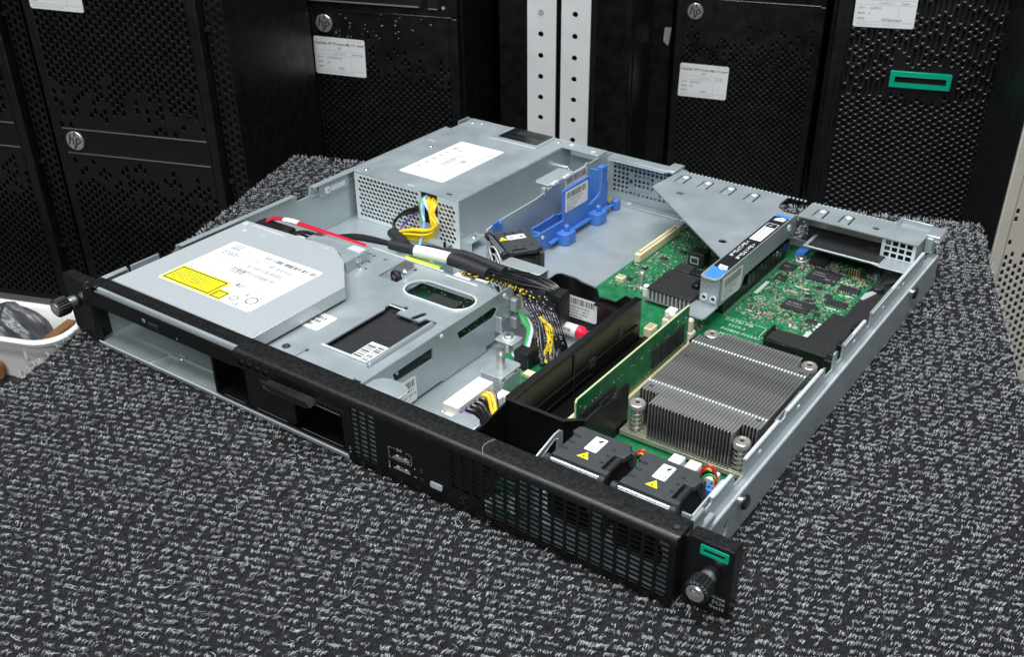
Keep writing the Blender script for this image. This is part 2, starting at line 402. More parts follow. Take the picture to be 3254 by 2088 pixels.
def carpet_pile():
    b = MB(); R=random.Random(5)
    V=b.v; F=b.f; Mi=b.m; b.mi('pile_light'); b.mi('pile_dark'); b.mi('pile_mid')
    ct,st=math.cos(ROOM),math.sin(ROOM)
    def covered(u,v):
        x=u*ct-v*st; y=u*st+v*ct
        return 4<x<430 and 4<y<402
    def strand(pts, w, mi):
        k=len(V); d=Vector((pts[-1][0]-pts[0][0], pts[-1][1]-pts[0][1],0))
        sd=Vector((-d.y,d.x,0)); sd=sd.normalized() if sd.length>1e-6 else Vector((1,0,0))
        sd=(sd+Vector((0,0,R.uniform(-.5,.5)))).normalized()
        n=len(pts)
        for i,p in enumerate(pts):
            ww=w*(.55 if i in (0,n-1) else 1)
            V.append(Vector(p)-sd*ww); V.append(Vector(p)+sd*ww)
        for i in range(n-1): F.append((k+2*i,k+2*i+1,k+2*i+3,k+2*i+2)); Mi.append(mi)
    ROWP, CLP = 4.9, 8.4
    nv=int((V1-V0)/ROWP); nu=int((U1-U0)/CLP)
    for j in range(nv):
        off=(j%2)*CLP*.5*.6+R.uniform(-1.2,1.2)
        for i in range(nu+1):
            cu=U0+i*CLP+off+R.uniform(-1.3,1.3); cv=V0+(j+.75)*ROWP+R.uniform(-.6,.6)
            if covered(cu,cv) or not (U0<cu<U1): continue
            length=R.uniform(4.4,7.2) if R.random()<.9 else R.uniform(1.5,3.5); skew=R.uniform(.2,1.0)
            nf=int(length*R.uniform(1.7,2.5)); amp=R.uniform(.7,1.2)
            for k in range(nf):
                u=cu+(k/nf-.5)*length+R.uniform(-.25,.25); v=cv+R.gauss(0,.4)
                if not (U0-1<u<U1+1 and V0<v<V1+1): continue
                span=R.uniform(1.6,2.9)*amp; h=R.uniform(1.0,2.3)*amp; sk=skew*span+R.uniform(-.6,.6)
                z0=-2.0; pts=[]
                a0=R.uniform(.0,.25); a1=R.uniform(.75,1.0)
                for q in range(4):
                    t=a0+(a1-a0)*q/3; pts.append((u+sk*(t-.5), v+span*(t-.5), z0+1.1+h*math.sin(math.pi*t)))
                strand(pts, R.uniform(.10,.22), R.choices((0,2,1),(.66,.26,.08))[0])
            if R.random()<.24:                                   # a stray curl pulled out of its tuft
                a=R.uniform(0,6.28); r=R.uniform(1.2,3.8); tw=R.uniform(1.8,5.4); pts=[]
                for q in range(9):
                    t=q/8; pts.append((cu+r*math.cos(a+tw*t)+t*R.uniform(0,3), cv+r*.8*math.sin(a+tw*t), -.5+R.uniform(.6,1.6)+1.8*math.sin(math.pi*t)))
                strand(pts, R.uniform(.08,.16), 0)
    for k in range(48000):                                       # dark felt between the tufts
        u=R.uniform(U0,U1); v=R.uniform(V0,V1)
        if covered(u,v): continue
        a=R.uniform(0,6.28); l=R.uniform(.8,2.2); h=R.uniform(.3,1.2); z=base_z(u,v)
        strand([(u,v,z-.2),(u+l*.5*math.cos(a),v+l*.5*math.sin(a),z+h),(u+l*math.cos(a),v+l*math.sin(a),z+.1)], R.uniform(.12,.26), R.choices((1,2,0),(.68,.27,.05))[0])
    for k in range(1500):                                        # fuzzy rim of the board
        t=R.random()
        if t<.38: u=U0+R.uniform(-.6,.8); v=R.uniform(V0,V1); du=-1; dv=0
        elif t<.68: u=R.uniform(U0,U1); v=V1+R.uniform(-.8,.6); du=0; dv=1
        else: u=U1+R.uniform(-.8,.6); v=R.uniform(V0,V1); du=1; dv=0
        l=R.uniform(1,3.2); e=R.uniform(-1,1)
        strand([(u,v,-3),(u+du*l*.6+dv*e,v+dv*l*.6+du*e,-1.2+R.uniform(0,2)),(u+du*l+dv*e*2,v+dv*l+du*e*2,-2+R.uniform(-1,2.4))], .2, 0 if R.random()<.6 else 1)
    o=b.build('carpet_pile', carpet_o, root=RM.copy(), angle=180)
    tag(o, 'tufted grey and black carpet fibres', kind='stuff')
carpet_pile()

# ---- things standing on the shelf behind
def logo(parent, x, z, r, M):
    b=MB(FXZ); b.cyl(x,z,0,1.6,r,'logo_silver',32,cham=.5)
    b.text('hp', x-r*.05, z-r*.36, r*1.55, 'label_print', z=1.65, bold=True, align='C', shear=.25)
    b.poly([(x-.02*r,z+.42*r),(x+.12*r,z+.42*r),(x+.27*r,z+.97*r),(x+.10*r,z+1.0*r)],1.6,1.66,'label_print')
    b.poly([(x-.27*r,z-.97*r),(x-.10*r,z-1.0*r),(x+.04*r,z-.42*r),(x-.10*r,z-.42*r)],1.6,1.66,'label_print')
    return b.build('logo_badge', parent, root=M)
def sticker(parent, x0, z0, w, h, M, kind, rot=0.0, y=0.25):
    a=math.radians(rot); fr=(Vector((x0,-y,z0)),Vector((math.cos(a),0,math.sin(a))),Vector((-math.sin(a),0,math.cos(a))),Vector((0,-1,0)))
    b=MB(fr); b.poly(rrect(0,0,w,h,2,3),-.2,0,'label_white')
    k=w/58; ln=lambda yy,xx0=1.5,xx1=None: b.quad(xx0*k,yy*k-.12,(xx1 or 56.5)*k,yy*k+.12,.05,'label_grey')
    b.text(kind['title'], 29*k, 32.2*k, 3.9*k, 'label_print', align='C', bold=True); b.text(kind['sub'], 29*k, 27.6*k, 3.4*k, 'label_print', align='C')
    b.quad(1.5*k,36.4*k,10*k,36.65*k,.05,'label_grey'); b.quad(10*k,36.4*k,10.25*k,39*k,.05,'label_grey')
    b.text(kind['stamp'], 55*k, 37*k, 2.0*k, 'label_grey', align='R')
    ln(26); ln(21.5); b.text(kind['serial'], 29*k, 22.6*k, 2.6*k, 'label_grey', align='C')
    b.text('CPU:', 3*k, 17.2*k, 3.2*k, 'label_print'); b.text('RAM:', 3*k, 12.2*k, 3.2*k, 'label_print'); b.text('HDD:', 3*k, 7.2*k, 3.2*k, 'label_print')
    b.text(kind['cpu'], 13*k, 17.2*k, 3.8*k, 'ink_blue', shear=.35); b.text(kind['ram'], 13*k, 12.0*k, 3.9*k, 'ink_blue', shear=.3); b.text(kind['note'], 26*k, 6.4*k, 3.6*k, 'ink_blue', shear=.4)
    b.text(kind['extra'], 43*k, 22.4*k, 3.2*k, 'ink_blue', shear=.35)
    b.quad(41.5*k,5.5*k,41.75*k,21*k,.05,'label_grey'); ln(5.2); b.text(kind['foot'], 3*k, 2.2*k, 2.1*k, 'label_grey')
    return b.build('sticker', parent, root=M)
KB=dict(title='Сервер HP ProLiant ML110 Gen9', sub='SFF', stamp='10.10.2023 10:50:42', serial='CZ266LKTR', cpu='1x E2620v3', ram='32', note='P440', extra='4x4x P2x', foot='https://serversell.com.ua  2  01.02.2024 11:36:06')
KC=dict(title='Сервер HP ProLiant ML110 Gen9', sub='LFF', stamp='10.11.2023 09:12:21', serial='CZ266LYMB', cpu='E2603v3', ram='32', note='P440', extra='4x6TB', foot='https://serversell.com.ua  2  19.02.2024 12:09:26')
KD=dict(title='Сервер HPE ProLiant ML350 Gen10', sub='', stamp='27.09.2024', serial='CZJ6280LVX', cpu='1x4110', ram='0', note='Материнка', extra='2x800', foot='https://serversell.com.ua  2  27.09.2024 13:31:31')
KA=dict(title='Сервер HP ProLiant', sub='LFF', stamp='', serial='CZ2', cpu='E5', ram='16', note='', extra='', foot='https://serversell.com.ua  2  14.02.2024')

def perforated(b, x0, x1, z0, z1, pitch, dz, hw, hh, r, keep, plain, y=0.0, depth=5.0, wallm='tower_lip'):
    """columns of staggered slots in a front panel; keep(x,z) says whether a slot is punched there"""
    n=int(round((x1-x0)/pitch)); p=(x1-x0)/n
    for i in range(n):
        xa=x0+i*p; xb=xa+p; xc=(xa+xb)/2; z=z0+(dz/2 if i%2 else 0)
        if i%2: b.F([b.P(xa,z0,0),b.P(xb,z0,0),b.P(xb,z,0),b.P(xa,z,0)],plain)
        run=None
        while z+dz<=z1+1e-6:
            if keep(xc,z+dz/2):
                if run is not None: b.F([b.P(xa,run,0),b.P(xb,run,0),b.P(xb,z,0),b.P(xa,z,0)],plain); run=None
                b.cell(xa,z,xb,z+dz,xc,z+dz/2,hw,hh,r,-depth,0,plain,n=2,lip=.25,wall=wallm)
            elif run is None: run=z
            z+=dz
        if run is None: run=z
        if z1-run>1e-6: b.F([b.P(xa,run,0),b.P(xb,run,0),b.P(xb,z1,0),b.P(xa,z1,0)],plain)

def tower_shell(name, u, v, w, h, d, label, group=None, z=FLOOR):
    if v<320: d=212
    M=roomM(u,v,z); root=empty(name, M, label, 'computer', group)
    b=MB(); b.box(-2,14,0.2,w+2,d,h,'tower_black',1.2); b.build('case', root, root=M)
    b=MB(); b.box(2,7,3,w-2,13.8,h-2,'tower_dark'); b.build('inner_mesh', root, root=M)
    return root, M
def ridge_tower(u, v, label, sk=None, seed=1, w=170):
    """tower with a plain band between two ridges; the slots thin out towards it"""
    R=random.Random(seed); root,M=tower_shell('tower_computer', u, v, w, 420, 430, label, 'black tower computers standing behind the board')
    zz=-FLOOR
    def keep(x,z):
        zw=z-zz
        if zw>21: q=(zw-26)/50
        elif zw<-3: q=(-8-zw)/50
        else: return False
        return R.random()<max(.06 if q>-.02 else 0,q)**.8
    b=MB(FXZ)
    perforated(b, 9, w-9, 4, 416, 4.9, 7.8, 1.65, 2.75, 1.1, keep, 'tower_black')
    b.box(0,0,-12,9,420,0,'tower_black',.8); b.box(w-9,0,-12,w,420,0,'tower_black',.8); b.box(9,416,-12,w-9,420,0,'tower_black'); b.box(9,0,-12,w-9,4,0,'tower_black')
    for zr in (21.4,-2.5): b.box(11,zr+zz-.7,-.5,w-10,zr+zz+.7,1.1,'tower_lip_glint',.4)
    b.build('front_panel', root, root=M)
    b=MB(FXZ); perforated(b, w+2, w+20, 4, 416, 6, 7.8, 1.6, 2.6, 1.0, lambda x,z: True, 'tower_black'); 
    for zk in (60,150,290,340): b.box(w+1,zk,-.5,w+6,zk+3,3,'tower_gloss')
    b.fr=(Vector((0,10,0)),)+FXZ[1:]; b.build('side_flange', root, root=Matrix.Translation(M.to_3x3()@Vector((0,10*S,0)))@M)
    logo(root, 22, 10+zz, 9.2, M)
    if sk: sticker(root, 8.5, 131.5+zz-.5, 53, 37, M, sk, rot=-1)
    return root
def dissolve_tower(u, v, label, zline, sk, seed=2, w=169, stx=6.5, stz=None, worn=False):
    """tower with drive bays at the top, a plain band with the badge, and slots that fade in below"""
    R=random.Random(seed); root,M=tower_shell('tower_computer', u, v, w, 420, 430, label, 'black tower computers standing behind the board')
    zz=-FLOOR; zl=zline+zz
    def keep(x,z):
        q=(zl-22-z)/62
        return q>0 and R.random()<(q**1.1 if q<1 else 1)
    b=MB(FXZ); perforated(b, 9, w-9, 4, zl-14, 4.0, 7.2, 1.15, 2.5, .7, keep, 'tower_black')
    b.box(0,0,-12,9,zl,0,'tower_black',.8); b.box(w-9,0,-12,w,zl,0,'tower_black',.8); b.box(9,0,-12,w-9,4,0,'tower_black'); b.box(9,zl-14,-5,w-9,zl,0,'tower_black')
    b.build('front_panel', root, root=M)
    b=MB(FXZ); b.box(0,zl+1,-12,w,420,-1.2,'tower_black',.8); b.box(3,zl+.2,-1.5,w-6,zl+1.4,.6,'tower_gloss',.3); b.build('top_panel', root, root=M)
    for k in range(4):
        b=MB(FXZ); z0=zl+8+k*44; b.box(5,z0,-1,132,z0+40,.8,'tower_gloss',.7); b.box(8,z0+1.5,.8,129,z0+2.6,1.6,'logo_silver' if k==0 else 'tower_gloss'); b.build('drive_cover', root, root=M)
    b=MB(FXZ); b.box(138,zl+8,-1,150,zl+24,.8,'tower_gloss',1); b.box(139,zl+8.6,.8,149,zl+9.4,1.5,'logo_silver'); b.build('power_button', root, root=M)
    if worn:
        b=MB(FXZ)
        for k in range(36):
            x=R.choice((40+R.gauss(0,6),62+R.gauss(0,10),85+R.gauss(0,16),105+R.gauss(0,14))); z=zl-R.choice((2,12,18,21,23))+R.gauss(0,3); a=R.uniform(.5,2.6); h_=R.uniform(.25,.9)
            b.poly([(x,z),(x+a,z+R.uniform(-.6,.6)),(x+a*.8,z+h_),(x+a*.3,z+h_*1.2)],.02,.06,'tape_white')
        for x,z in ((154,zl+21),(155,zl+10.5)): b.cyl(x,z,-.4,.2,1.6,'tape_white',7)
        b.build('scuff_marks', root, root=M)
    logo(root, 21.5, zl-13.5, 9.2, M)
    if sk: sticker(root, stx, (stz if stz is not None else zl-67.5), 58, 40, M, sk, rot=-1.2)
    return root
ridge_tower(-246, 312, 'black tower with round silver badge between two ridges, beside the board corner', KA, 3)
ridge_tower(-447, 312, 'black tower with two plain ridges, standing behind the white tub', None, 4)
dissolve_tower(-87, 540, 'scuffed black tower with silver badge above a white sticker, left of the white posts', 89, KB, 6, worn=True)
dissolve_tower(283, 750, 'black tower with silver badge and a low white sticker, right of the white posts', 78, KC, 8, stx=8, stz=-36-FLOOR)
# two towers seen only as dark sides
r_,M_=tower_shell('tower_computer', 98, 640, 150, 420, 400, 'plain black tower side with a sticker, half hidden behind the white posts', 'black tower computers standing behind the board')
sticker(r_, 62, 88-FLOOR, 58, 40, M_, KC, y=-13.6)
b=MB(FXZ); b.box(0,0,-13.5,150,420,0,'tower_black',1); b.build('front_panel', r_, root=M_)
r_,M_=tower_shell('tower_computer', 236, 790, 38, 420, 400, 'narrow plain black tower with torn white tape beside the white post', 'black tower computers standing behind the board')
b=MB(FXZ); b.box(0,0,-13.5,38,420,0,'tower_black',1); b.build('front_panel', r_, root=M_)
b=MB(FXZ); x=28; z=5-FLOOR+12; b.poly([(x,z),(x+6,z-5),(x+7,z-2),(x+9,z+17),(x+1,z+17)],.05,.35,'tape_white'); b.build('tape', r_, root=M_)

def slot_tower(u, v, label, w=188):
    R=random.Random(9); root,M=tower_shell('tower_computer', u, v, w, 440, 480, label, 'black tower computers standing behind the board')
    zz=-FLOOR; b=MB(FXZ); x0=14; x1=w-16; n=30; p=(x1-x0)/n; pitch=7.0
    gx0,gx1,gz0,gz1=58,122,36+zz,58+zz
    for i in range(n):
        xa=x0+i*p; xb=xa+p; xc=(xa+xb)/2; z=4+(pitch/2 if i%2 else 0); 
        if i%2: b.F([b.P(xa,4,0),b.P(xb,4,0),b.P(xb,z,0),b.P(xa,z,0)],'tower_black')
        while z<430:
            zw=z-zz
            L=1
            if zw>20: L=R.choice((1,1,2,2,3)) if zw<110 else R.choice((2,3,4))
            h=L*pitch
            if z+h>434: break
            if gx0-2<xc<gx1+2 and z<gz1 and z+h>gz0: b.F([b.P(xa,z,0),b.P(xb,z,0),b.P(xb,z+h,0),b.P(xa,z+h,0)],'tower_black')
            else: b.cell(xa,z,xb,z+h,xc,z+h/2,1.45,h/2-1.3,1.2,-6,0,'tower_black',n=2,wall='tower_lip_glint',lip=.55)
            z+=h
        b.F([b.P(xa,z,0),b.P(xb,z,0),b.P(xb,440,0),b.P(xa,440,0)],'tower_black')
    b.box(0,0,-12,x0,440,0,'tower_black',.8); b.box(x1,0,-12,w,440,0,'tower_black',.8); b.box(x0,0,-12,x1,4,0,'tower_black')
    for x in (4,9): b.box(x,30,0,x+1.5,436,2.2,'tower_gloss',.5)
    b.build('front_panel', root, root=M)
    b=MB(FXZ); b.poly(rrect(60,38.5+zz,119.5,54.8+zz,.4,1),0,2.4,'badge_green',holes=[rrect(64.5,43+zz,115,50+zz,.3,1)])
    b.build('badge_frame', root, root=M, bevel=.4)
    sticker(root, 15.5, 95.5+zz, 58.5, 40, M, KD, rot=1)
    return root
slot_tower(462, 600, 'large black tower with an empty green rectangle badge on a slotted front')

# beige perforated computer at the right edge
M=roomM(620,400,FLOOR); rt=empty('tower_computer', M, 'beige metal tower with perforated front, beside the right edge of the board', 'computer')
b=MB(); b.box(0.4,6,0.2,190,400,430,'tower_black',1.5); b.build('case', rt, root=M)
b=MB(FXZ); R_=random.Random(3); zz=-FLOOR
perforated(b, 10, 180, 8, 200, 4.6, 7.4, 1.35, 2.4, .9, lambda x,z: z<118 or (z<175 and R_.random()<(175-z)/90), 'beige_metal', depth=4, wallm='beige_metal')
b.box(0,0,-6,10,430,0,'beige_metal',1); b.box(10,0,-6,180,8,0,'beige_metal'); b.box(180,0,-6,190,430,0,'beige_metal',1); b.box(10,200,-6,180,430,0,'beige_metal',.6)
b.build('front_panel', rt, root=M)
b=MB(FXZ); b.box(27,196,0,80,236,1.2,'gold',.4); b.box(28.5,197.5,1.2,78.5,234.5,1.4,'tower_dark'); b.build('nameplate', rt, root=M)
b=MB(); b.box(9,1.5,9,181,5.8,199,'tower_dark'); b.build('inner_mesh', rt, root=M)

# white perforated shelf uprights
def upright(u, v, w, label, holes=True, flange=30, wall=2.0, plugs=()):
    M=roomM(u,v,FLOOR); root=empty('shelf_upright', M, label, 'shelf post', 'white shelf uprights')
    b=MB(FXZ); pit=20.9; n=34
    for k in range(n):
        z=k*pit
        if holes: b.cell(0,z,w,z+pit,w*.47,z+pit*.5,2.75,2.75,2.7,-wall,0,'post_white',n=4,back=True)
        else: b.box(0,z,-wall,w,z+pit,0,'post_white')
    b.fr=FXY
    b.box(0,wall,0,wall,flange,n*pit,'post_white'); b.box(-.01,0,0,.0,wall,n*pit,'post_white')
    b.box(w-.01,0,0,w,wall,n*pit,'post_white')
    b.build('post', root, root=M)
    b=MB(); b.box(wall+.5,flange-1,0,w,flange,n*pit,'tower_dark'); b.build('back_strip', root, root=M)
    for z in plugs:
        b=MB(FXZ); b.cyl(w*.47,z,-1,.4,2.6,'label_grey',14); b.build('plug', root, root=M)
    return root
upright(167.6, 500, 28.8, 'white perforated upright with a plugged hole, left one of the touching pair', plugs=(13.5*20.9,))
upright(201.6, 500, 28.8, 'white perforated upright with open holes, right one of the touching pair')
M=roomM(629,490,FLOOR); rs=empty('shelf_upright', M, 'thin white upright edge between the black and the beige tower', 'shelf post', 'white shelf uprights')
b=MB(); b.box(0,0,0,3.6,30,700,'post_white',.4); b.build('post', rs, root=M)
b=MB(FXZ); perforated(b, 4, 22, 0, 700, 9, 10.5, 1.8, 3.2, 1.2, lambda x,z: True, 'tower_black', depth=3)
b.build('inner_strip', rs, root=Matrix.Translation(RM.to_3x3()@Vector((0,.004,0)))@M)

# ---- white tub at the left with a bag and cardboard in it
M=roomM(-474,134,FLOOR-.0); tub=empty('storage_tub', M, 'white plastic tub with rounded rim on the floor left of the board', 'tub')
W_,D_,H_=320,66,66
def tubring(inset, z): return [(p[0],p[1],z) for p in rrect(inset,inset,W_-inset,D_-inset,26-inset*.4,6)]
b=MB(); prof=[(12,0),(7,H_-24),(5.5,H_-15),(4,H_-13),(3.4,H_-6),(1,H_-5),(0,H_-1.5),(1.5,H_),(5,H_),(7,H_-2),(9,H_-20),(14,3)]
rings=[[b.P(*p) for p in tubring(i,z)] for i,z in prof]
for a,c in zip(rings,rings[1:]):
    for k in range(len(a)): b.F([a[k],a[(k+1)%len(a)],c[(k+1)%len(a)],c[k]],'tub_white')
b.F(rings[0][::-1],'tub_white'); b.F(rings[-1],'tub_white'); b.build('body', tub, root=M, angle=50)
b=MB(FXZ); b.poly(rrect(150,22,260,40,6,4),-8.5,-4.6,'cardboard',holes=()); b.build('grip_opening', tub, root=Matrix.Translation(RM.to_3x3()@Vector((0,-.003,0)))@M)
b=MB()
b=None
for x in (40,120,200,285):
    b=MB(); b.box(x,3.4,46,x+3,7,58,'tub_white',.6); b.build('rib', tub, root=M)
M2=roomM(-300,150,FLOOR+3); b=MB(); R_=random.Random(2); n=30; 
for j in range(n+1):
    for i in range(n+1):
        x=-160+276*i/n; y=-8+56*j/n; e=min(i,j,n-i,n-j)/n
        b.P(x,y,2+(52+18*j/n)*min(1,e*6)**.5+5*math.sin(x*.09+y*.15)*math.sin(y*.21)+R_.uniform(-1.2,1.2)+3*math.sin(x*.21-y*.3))
for j in range(n):
    for i in range(n): k=j*(n+1)+i; b.F([k,k+1,k+n+2,k+n+1],'plastic_bag')
tag(b.build('plastic_bag', root=M2, angle=40),'crumpled dark grey plastic bag inside the white tub','bag')
M2=roomM(-470,131,FLOOR); b=MB(); b.box(294,14,4,303,54,63,'cardboard',.6); b.box(290,44,4,294.2,54,58,'cardboard',.4)
tag(b.build('cardboard_piece', root=M2),'brown cardboard strip standing along the right side inside the tub','cardboard')

# ================================================================ the server
srv = empty('rack_server', Matrix.Translation(Vector((217,205,0))*S), 'opened flat rack server with black front bezel and steel case, lying on grey carpet', 'server')
ST='galvanized_steel'
def part(name, b, parent=None, label=None, bevel=0.0, angle=38, kind=None):
    o=b.build(name, parent or srv, bevel=bevel, angle=angle)
    if label: o['label']=label
    if kind: o['kind']=kind
    return o
def sl(x0,y0,x1,y1,w):
    """slot outline between two points"""
    d=Vector((x1-x0,y1-y0)); a=math.atan2(d.y,d.x); p=[]
    for k in range(7): t=a-math.pi/2+math.pi*k/6; p.append((x1+w*math.cos(t),y1+w*math.sin(t)))
    for k in range(7): t=a+math.pi/2+math.pi*k/6; p.append((x0+w*math.cos(t),y0+w*math.sin(t)))
    return p

# ---- sheet-metal tray
b=MB(); b.poly([(1.3,1),(434.9,1),(434.9,406.8),(1.3,406.8)],.05,1.2,ST,holes=[sl(16,8,24,14,2.2),rrect(150,60,162,66,1.5),circ(176,402,2)])
floor_p=part('floor_panel', b)
b=MB(); b.poly([(8,1.5),(56,1.5),(60,15.6),(8,15.6)],1.2,2.6,ST); b.poly([(71,1.5),(121,1.5),(121,15.6),(68,15.6)],1.2,2.6,ST); b.box(58,15,1.2,70,18.5,3.6,ST,.4); b.box(8,15.6,1.2,120,17,3.3,ST,.4)
part('bay_step', b, floor_p, bevel=.3)
b=MB(FYZ)      # left wall
top=[(14,42),(35,42),(36,40),(36,34),(38.5,34),(38.5,41.3),(61,41.3),(61,36),(76,36),(76,41.6),(186,41.6),(190,39.5),(190,35),(203,35),(205,42.3),(376,42.8),(378,36),(392,36),(393,43),(408,43)]
b.poly([(14,0.4)]+[(408,.4)]+top[::-1],-.1,1.2,ST,holes=[circ(24,18,2.2),circ(160,14,2),circ(225,34.5,1.2)])
left_w=part('side_wall', b, bevel=.25)
for q in ((1.2,205,33.2,2.4,376,35),(1.2,78,40.6,4.2,186,41.6),(1.2,206,41.2,5,376,42.3),(1.2,15,40.9,4,34,42)):
    b=MB(); b.box(*q,ST,.35); part('wall_lip', b, left_w)
b=MB(FYZ); b.poly(rrect(213,29.5,246,40,2,3),1.2,2.4,ST); b.cyl(222,34.6,2.4,3.6,3.1,'steel_edge',18,cham=.4); b.cyl(222,34.6,3.6,3.7,1.3,'galvanized_steel',6); b.poly(rrect(226,32.3,242,36.8,1.5,3),2.4,2.9,'steel_edge')
part('cover_latch', b, left_w, bevel=.2)
b=MB(FYZ)      # right wall: outer skirt, ledge, notched inner rail
b.poly([(26,.4),(405,.4),(405,25.2),(26,25.2)],434.9,436.1,ST,holes=[sl(52.5,10.5,53.5,16,2.6)])
right_w=part('side_wall', b, bevel=.3)
b=MB(FYZ); b.poly([(38,22.6),(404,22.6),(404,26.2),(38,26.2)],431.6,434.7,ST); b.box(38,25.2,434.5,404,26.0,435.7,'steel_edge',.35)
part('ledge', b, right_w, bevel=.4)
b=MB(FYZ)
rail=[(24,4),(24,33.2),(42.2,34.4),(42.6,37.4),(65.5,36.4),(68.4,35),(68.6,27.4),(79.8,27.6),(79.4,37.7),(123.5,37.2),(124.5,34.5),(131.5,34.5),(133,37.4),(186,37.4),(190,36.4),(191,29),(203.5,28),(203.5,38.6),(205,39.2),(208.5,38.6),(209.5,29.2),(218.4,28.6),(218.6,38.4),(258,37.2),(260.5,35.8),(261.5,29.2),(267,28.8),(267.3,38.2),(377,37.4),(380,35.5),(381,27),(397.8,26.9),(398.4,35.4),(407,35.2),(407,4)]
hl=[]
for y in (99,151,239,292.5,333.5): hl+= [circ(y,31.0,3.4,10,1.5), sl(y+3,28.3,y+11,29.6,.55), circ(y+6,34.2,1.0,8)]
hl+= [sl(186,28.6,198,28.6,.6)] if False else []
b.poly(rail,430.5,431.6,ST,holes=hl)
part('inner_rail', b, right_w, bevel=.25)
for y0,y1 in ((43,65),(80,123),(134,186),(219,257),(268,376)):
    b=MB(FYZ); b.box(y0,36.3,429.9,y1,37.9,432.2,'steel_edge',.6); part('rail_lip', b, right_w)
for y,z in ((67.4,21.8),(340,23)):
    b=MB((Vector((436.1,y,z)),Vector((0,1,0)),Vector((0,0,1)),Vector((1,0,0)))); b.cyl(0,0,0,2.6,2.2,'bright_zinc',14); b.cyl(0,0,2.6,4.4,4.2,'dark_stud',18,cham=.7); part('rail_stud', b, right_w)
b=MB(); b.box(432,14,28,435.5,40,31.5,ST,.6); b.box(433.5,14,1,434.8,38,28,ST,.3); b.box(431.7,15,31,434,30,41,ST,.5); part('front_gusset', b, right_w)

# ---- rear wall with perforations and the openings of the slots
b=MB(FXZ); fr0=(Vector((0,407,0)),)+FXZ[1:]; b.fr=fr0
b.box(0,.4,-1.2,155,42,0,ST); b.box(226,.4,-1.2,436,8,0,ST); b.box(155,.4,-1.2,226,8,0,ST); b.box(155,37,-1.2,226,42,0,ST)
p=4.05
for j in range(7):
    for i in range(17):
        x0=156.2+i*p; z0=8+j*p+.3; xc=x0+p/2; zc=z0+p/2
        if 172<xc<200 and 12.4<zc<30: b.quad(x0,z0,x0+p,z0+p,0,ST) if not (176<xc<196 and 15<zc<27) else b.cell(x0,z0,x0+p,z0+p,xc,zc,1.35,1.35,.3,-1.2,0,ST,n=1)
        else: b.cell(x0,z0,x0+p,z0+p,xc,zc,1.35,1.35,.3,-1.2,0,ST,n=1)
b.box(155,8,-1.2,156.2,37,0,ST); b.box(156.2,8,-1.2,226,8.3,0,ST); b.box(156.2,36.6,-1.2,226,37,0,ST)
rear=part('rear_panel', b)
b=MB((Vector((0,406.9,0)),)+FXZ[1:]); b.poly(rrect(177.4,14.9,195.1,27.1,4,4),0,1.0,ST,holes=[rrect(178.2,15.7,194.3,26.3,3,4)]); b.cyl(174.5,21,0,.6,1.6,'label_print',12); part('port_opening', b, rear)
b=MB(); b.box(157,396,41.4,219,406.8,42.5,ST,.4); b.box(157,396.2,39.4,214,397.4,42.2,'steel_edge',.4); b.box(210,398,40,220,415,43,ST,.4); b.cyl(212.5,397,38,40.5,2,'label_print',12); part('rear_flange', b, rear)
b=MB(); b.box(155,397.8,1.2,238,406.6,2.4,ST,.3); b.cyl(176,403,2.4,2.6,1.9,'steel_edge',14); part('floor_flange', b, rear)
b=MB(); b.box(109,393,41.4,149.5,408.5,42.4,ST,.4); b.box(109,406.9,4,150,408.2,41.5,ST); 
for x,y in ((117,402),(141,398.5)): b.cyl(x,y,42.4,42.8,2.2,'steel_edge',16)
b.box(122,393,38,149,393.8,41.4,ST); part('power_bay_flange', b, rear)

# ---- wall between power bay and card area, with its top tab and label
b=MB(FYZ)
wall=[(237,1.3),(406.8,1.3),(406.8,41),(396,41),(378,40.2),(376,42),(372,40.3),(357,40),(357,38),(318,38),(316,34),(312,36.5),(300,35.2),(262,34.8),(246,34.2),(237,32.5)]
b.poly(wall,148.4,149.5,ST); div=part('divider_wall', b, bevel=.25)
b=MB(); b.poly(rrect(134,320,149.6,357,3.5,4),39.2,40.2,ST); b.box(147.6,323,38.6,150.4,332,40.8,'steel_edge',.5); b.box(147.6,340,38.6,150.4,349,40.8,'steel_edge',.5); part('folded_tab', b, div, bevel=.3)
b=MB(); b.box(146,312,33,150.2,316.5,40,ST,.5); part('hook', b, div)
b=MB((Vector((149.6,342,26)),Vector((0,1,0)),Vector((0,0,1)),Vector((1,0,0)))); b.poly(rrect(0,0,33,14,1.5,3),0,.2,'label_white'); b.barcode(2,7,31,12.5,'label_print',.26,40); b.text('CT: 00123456789',2,3.2,2.3,'label_print',.26); part('barcode_label', b, div)
b=MB(frame((149.5,237,1.3),(51.5,-40.5,0),(0,0,1)))     # angled plate the rear fan is mounted on
b.poly([(0,0),(64,0),(64,31),(52,31),(52,34),(12,34),(8,31),(0,31)],0,1.1,ST,holes=[circ(31,17,15.5,24)]); part('fan_plate', b, bevel=.25)
b=MB(); b.poly(rrect(200.6,183.6,232.8,196,2.6,4),40.4,41.4,ST); b.box(201.5,195,20,232,196,41,ST); part('cover_tab', b, bevel=.3)

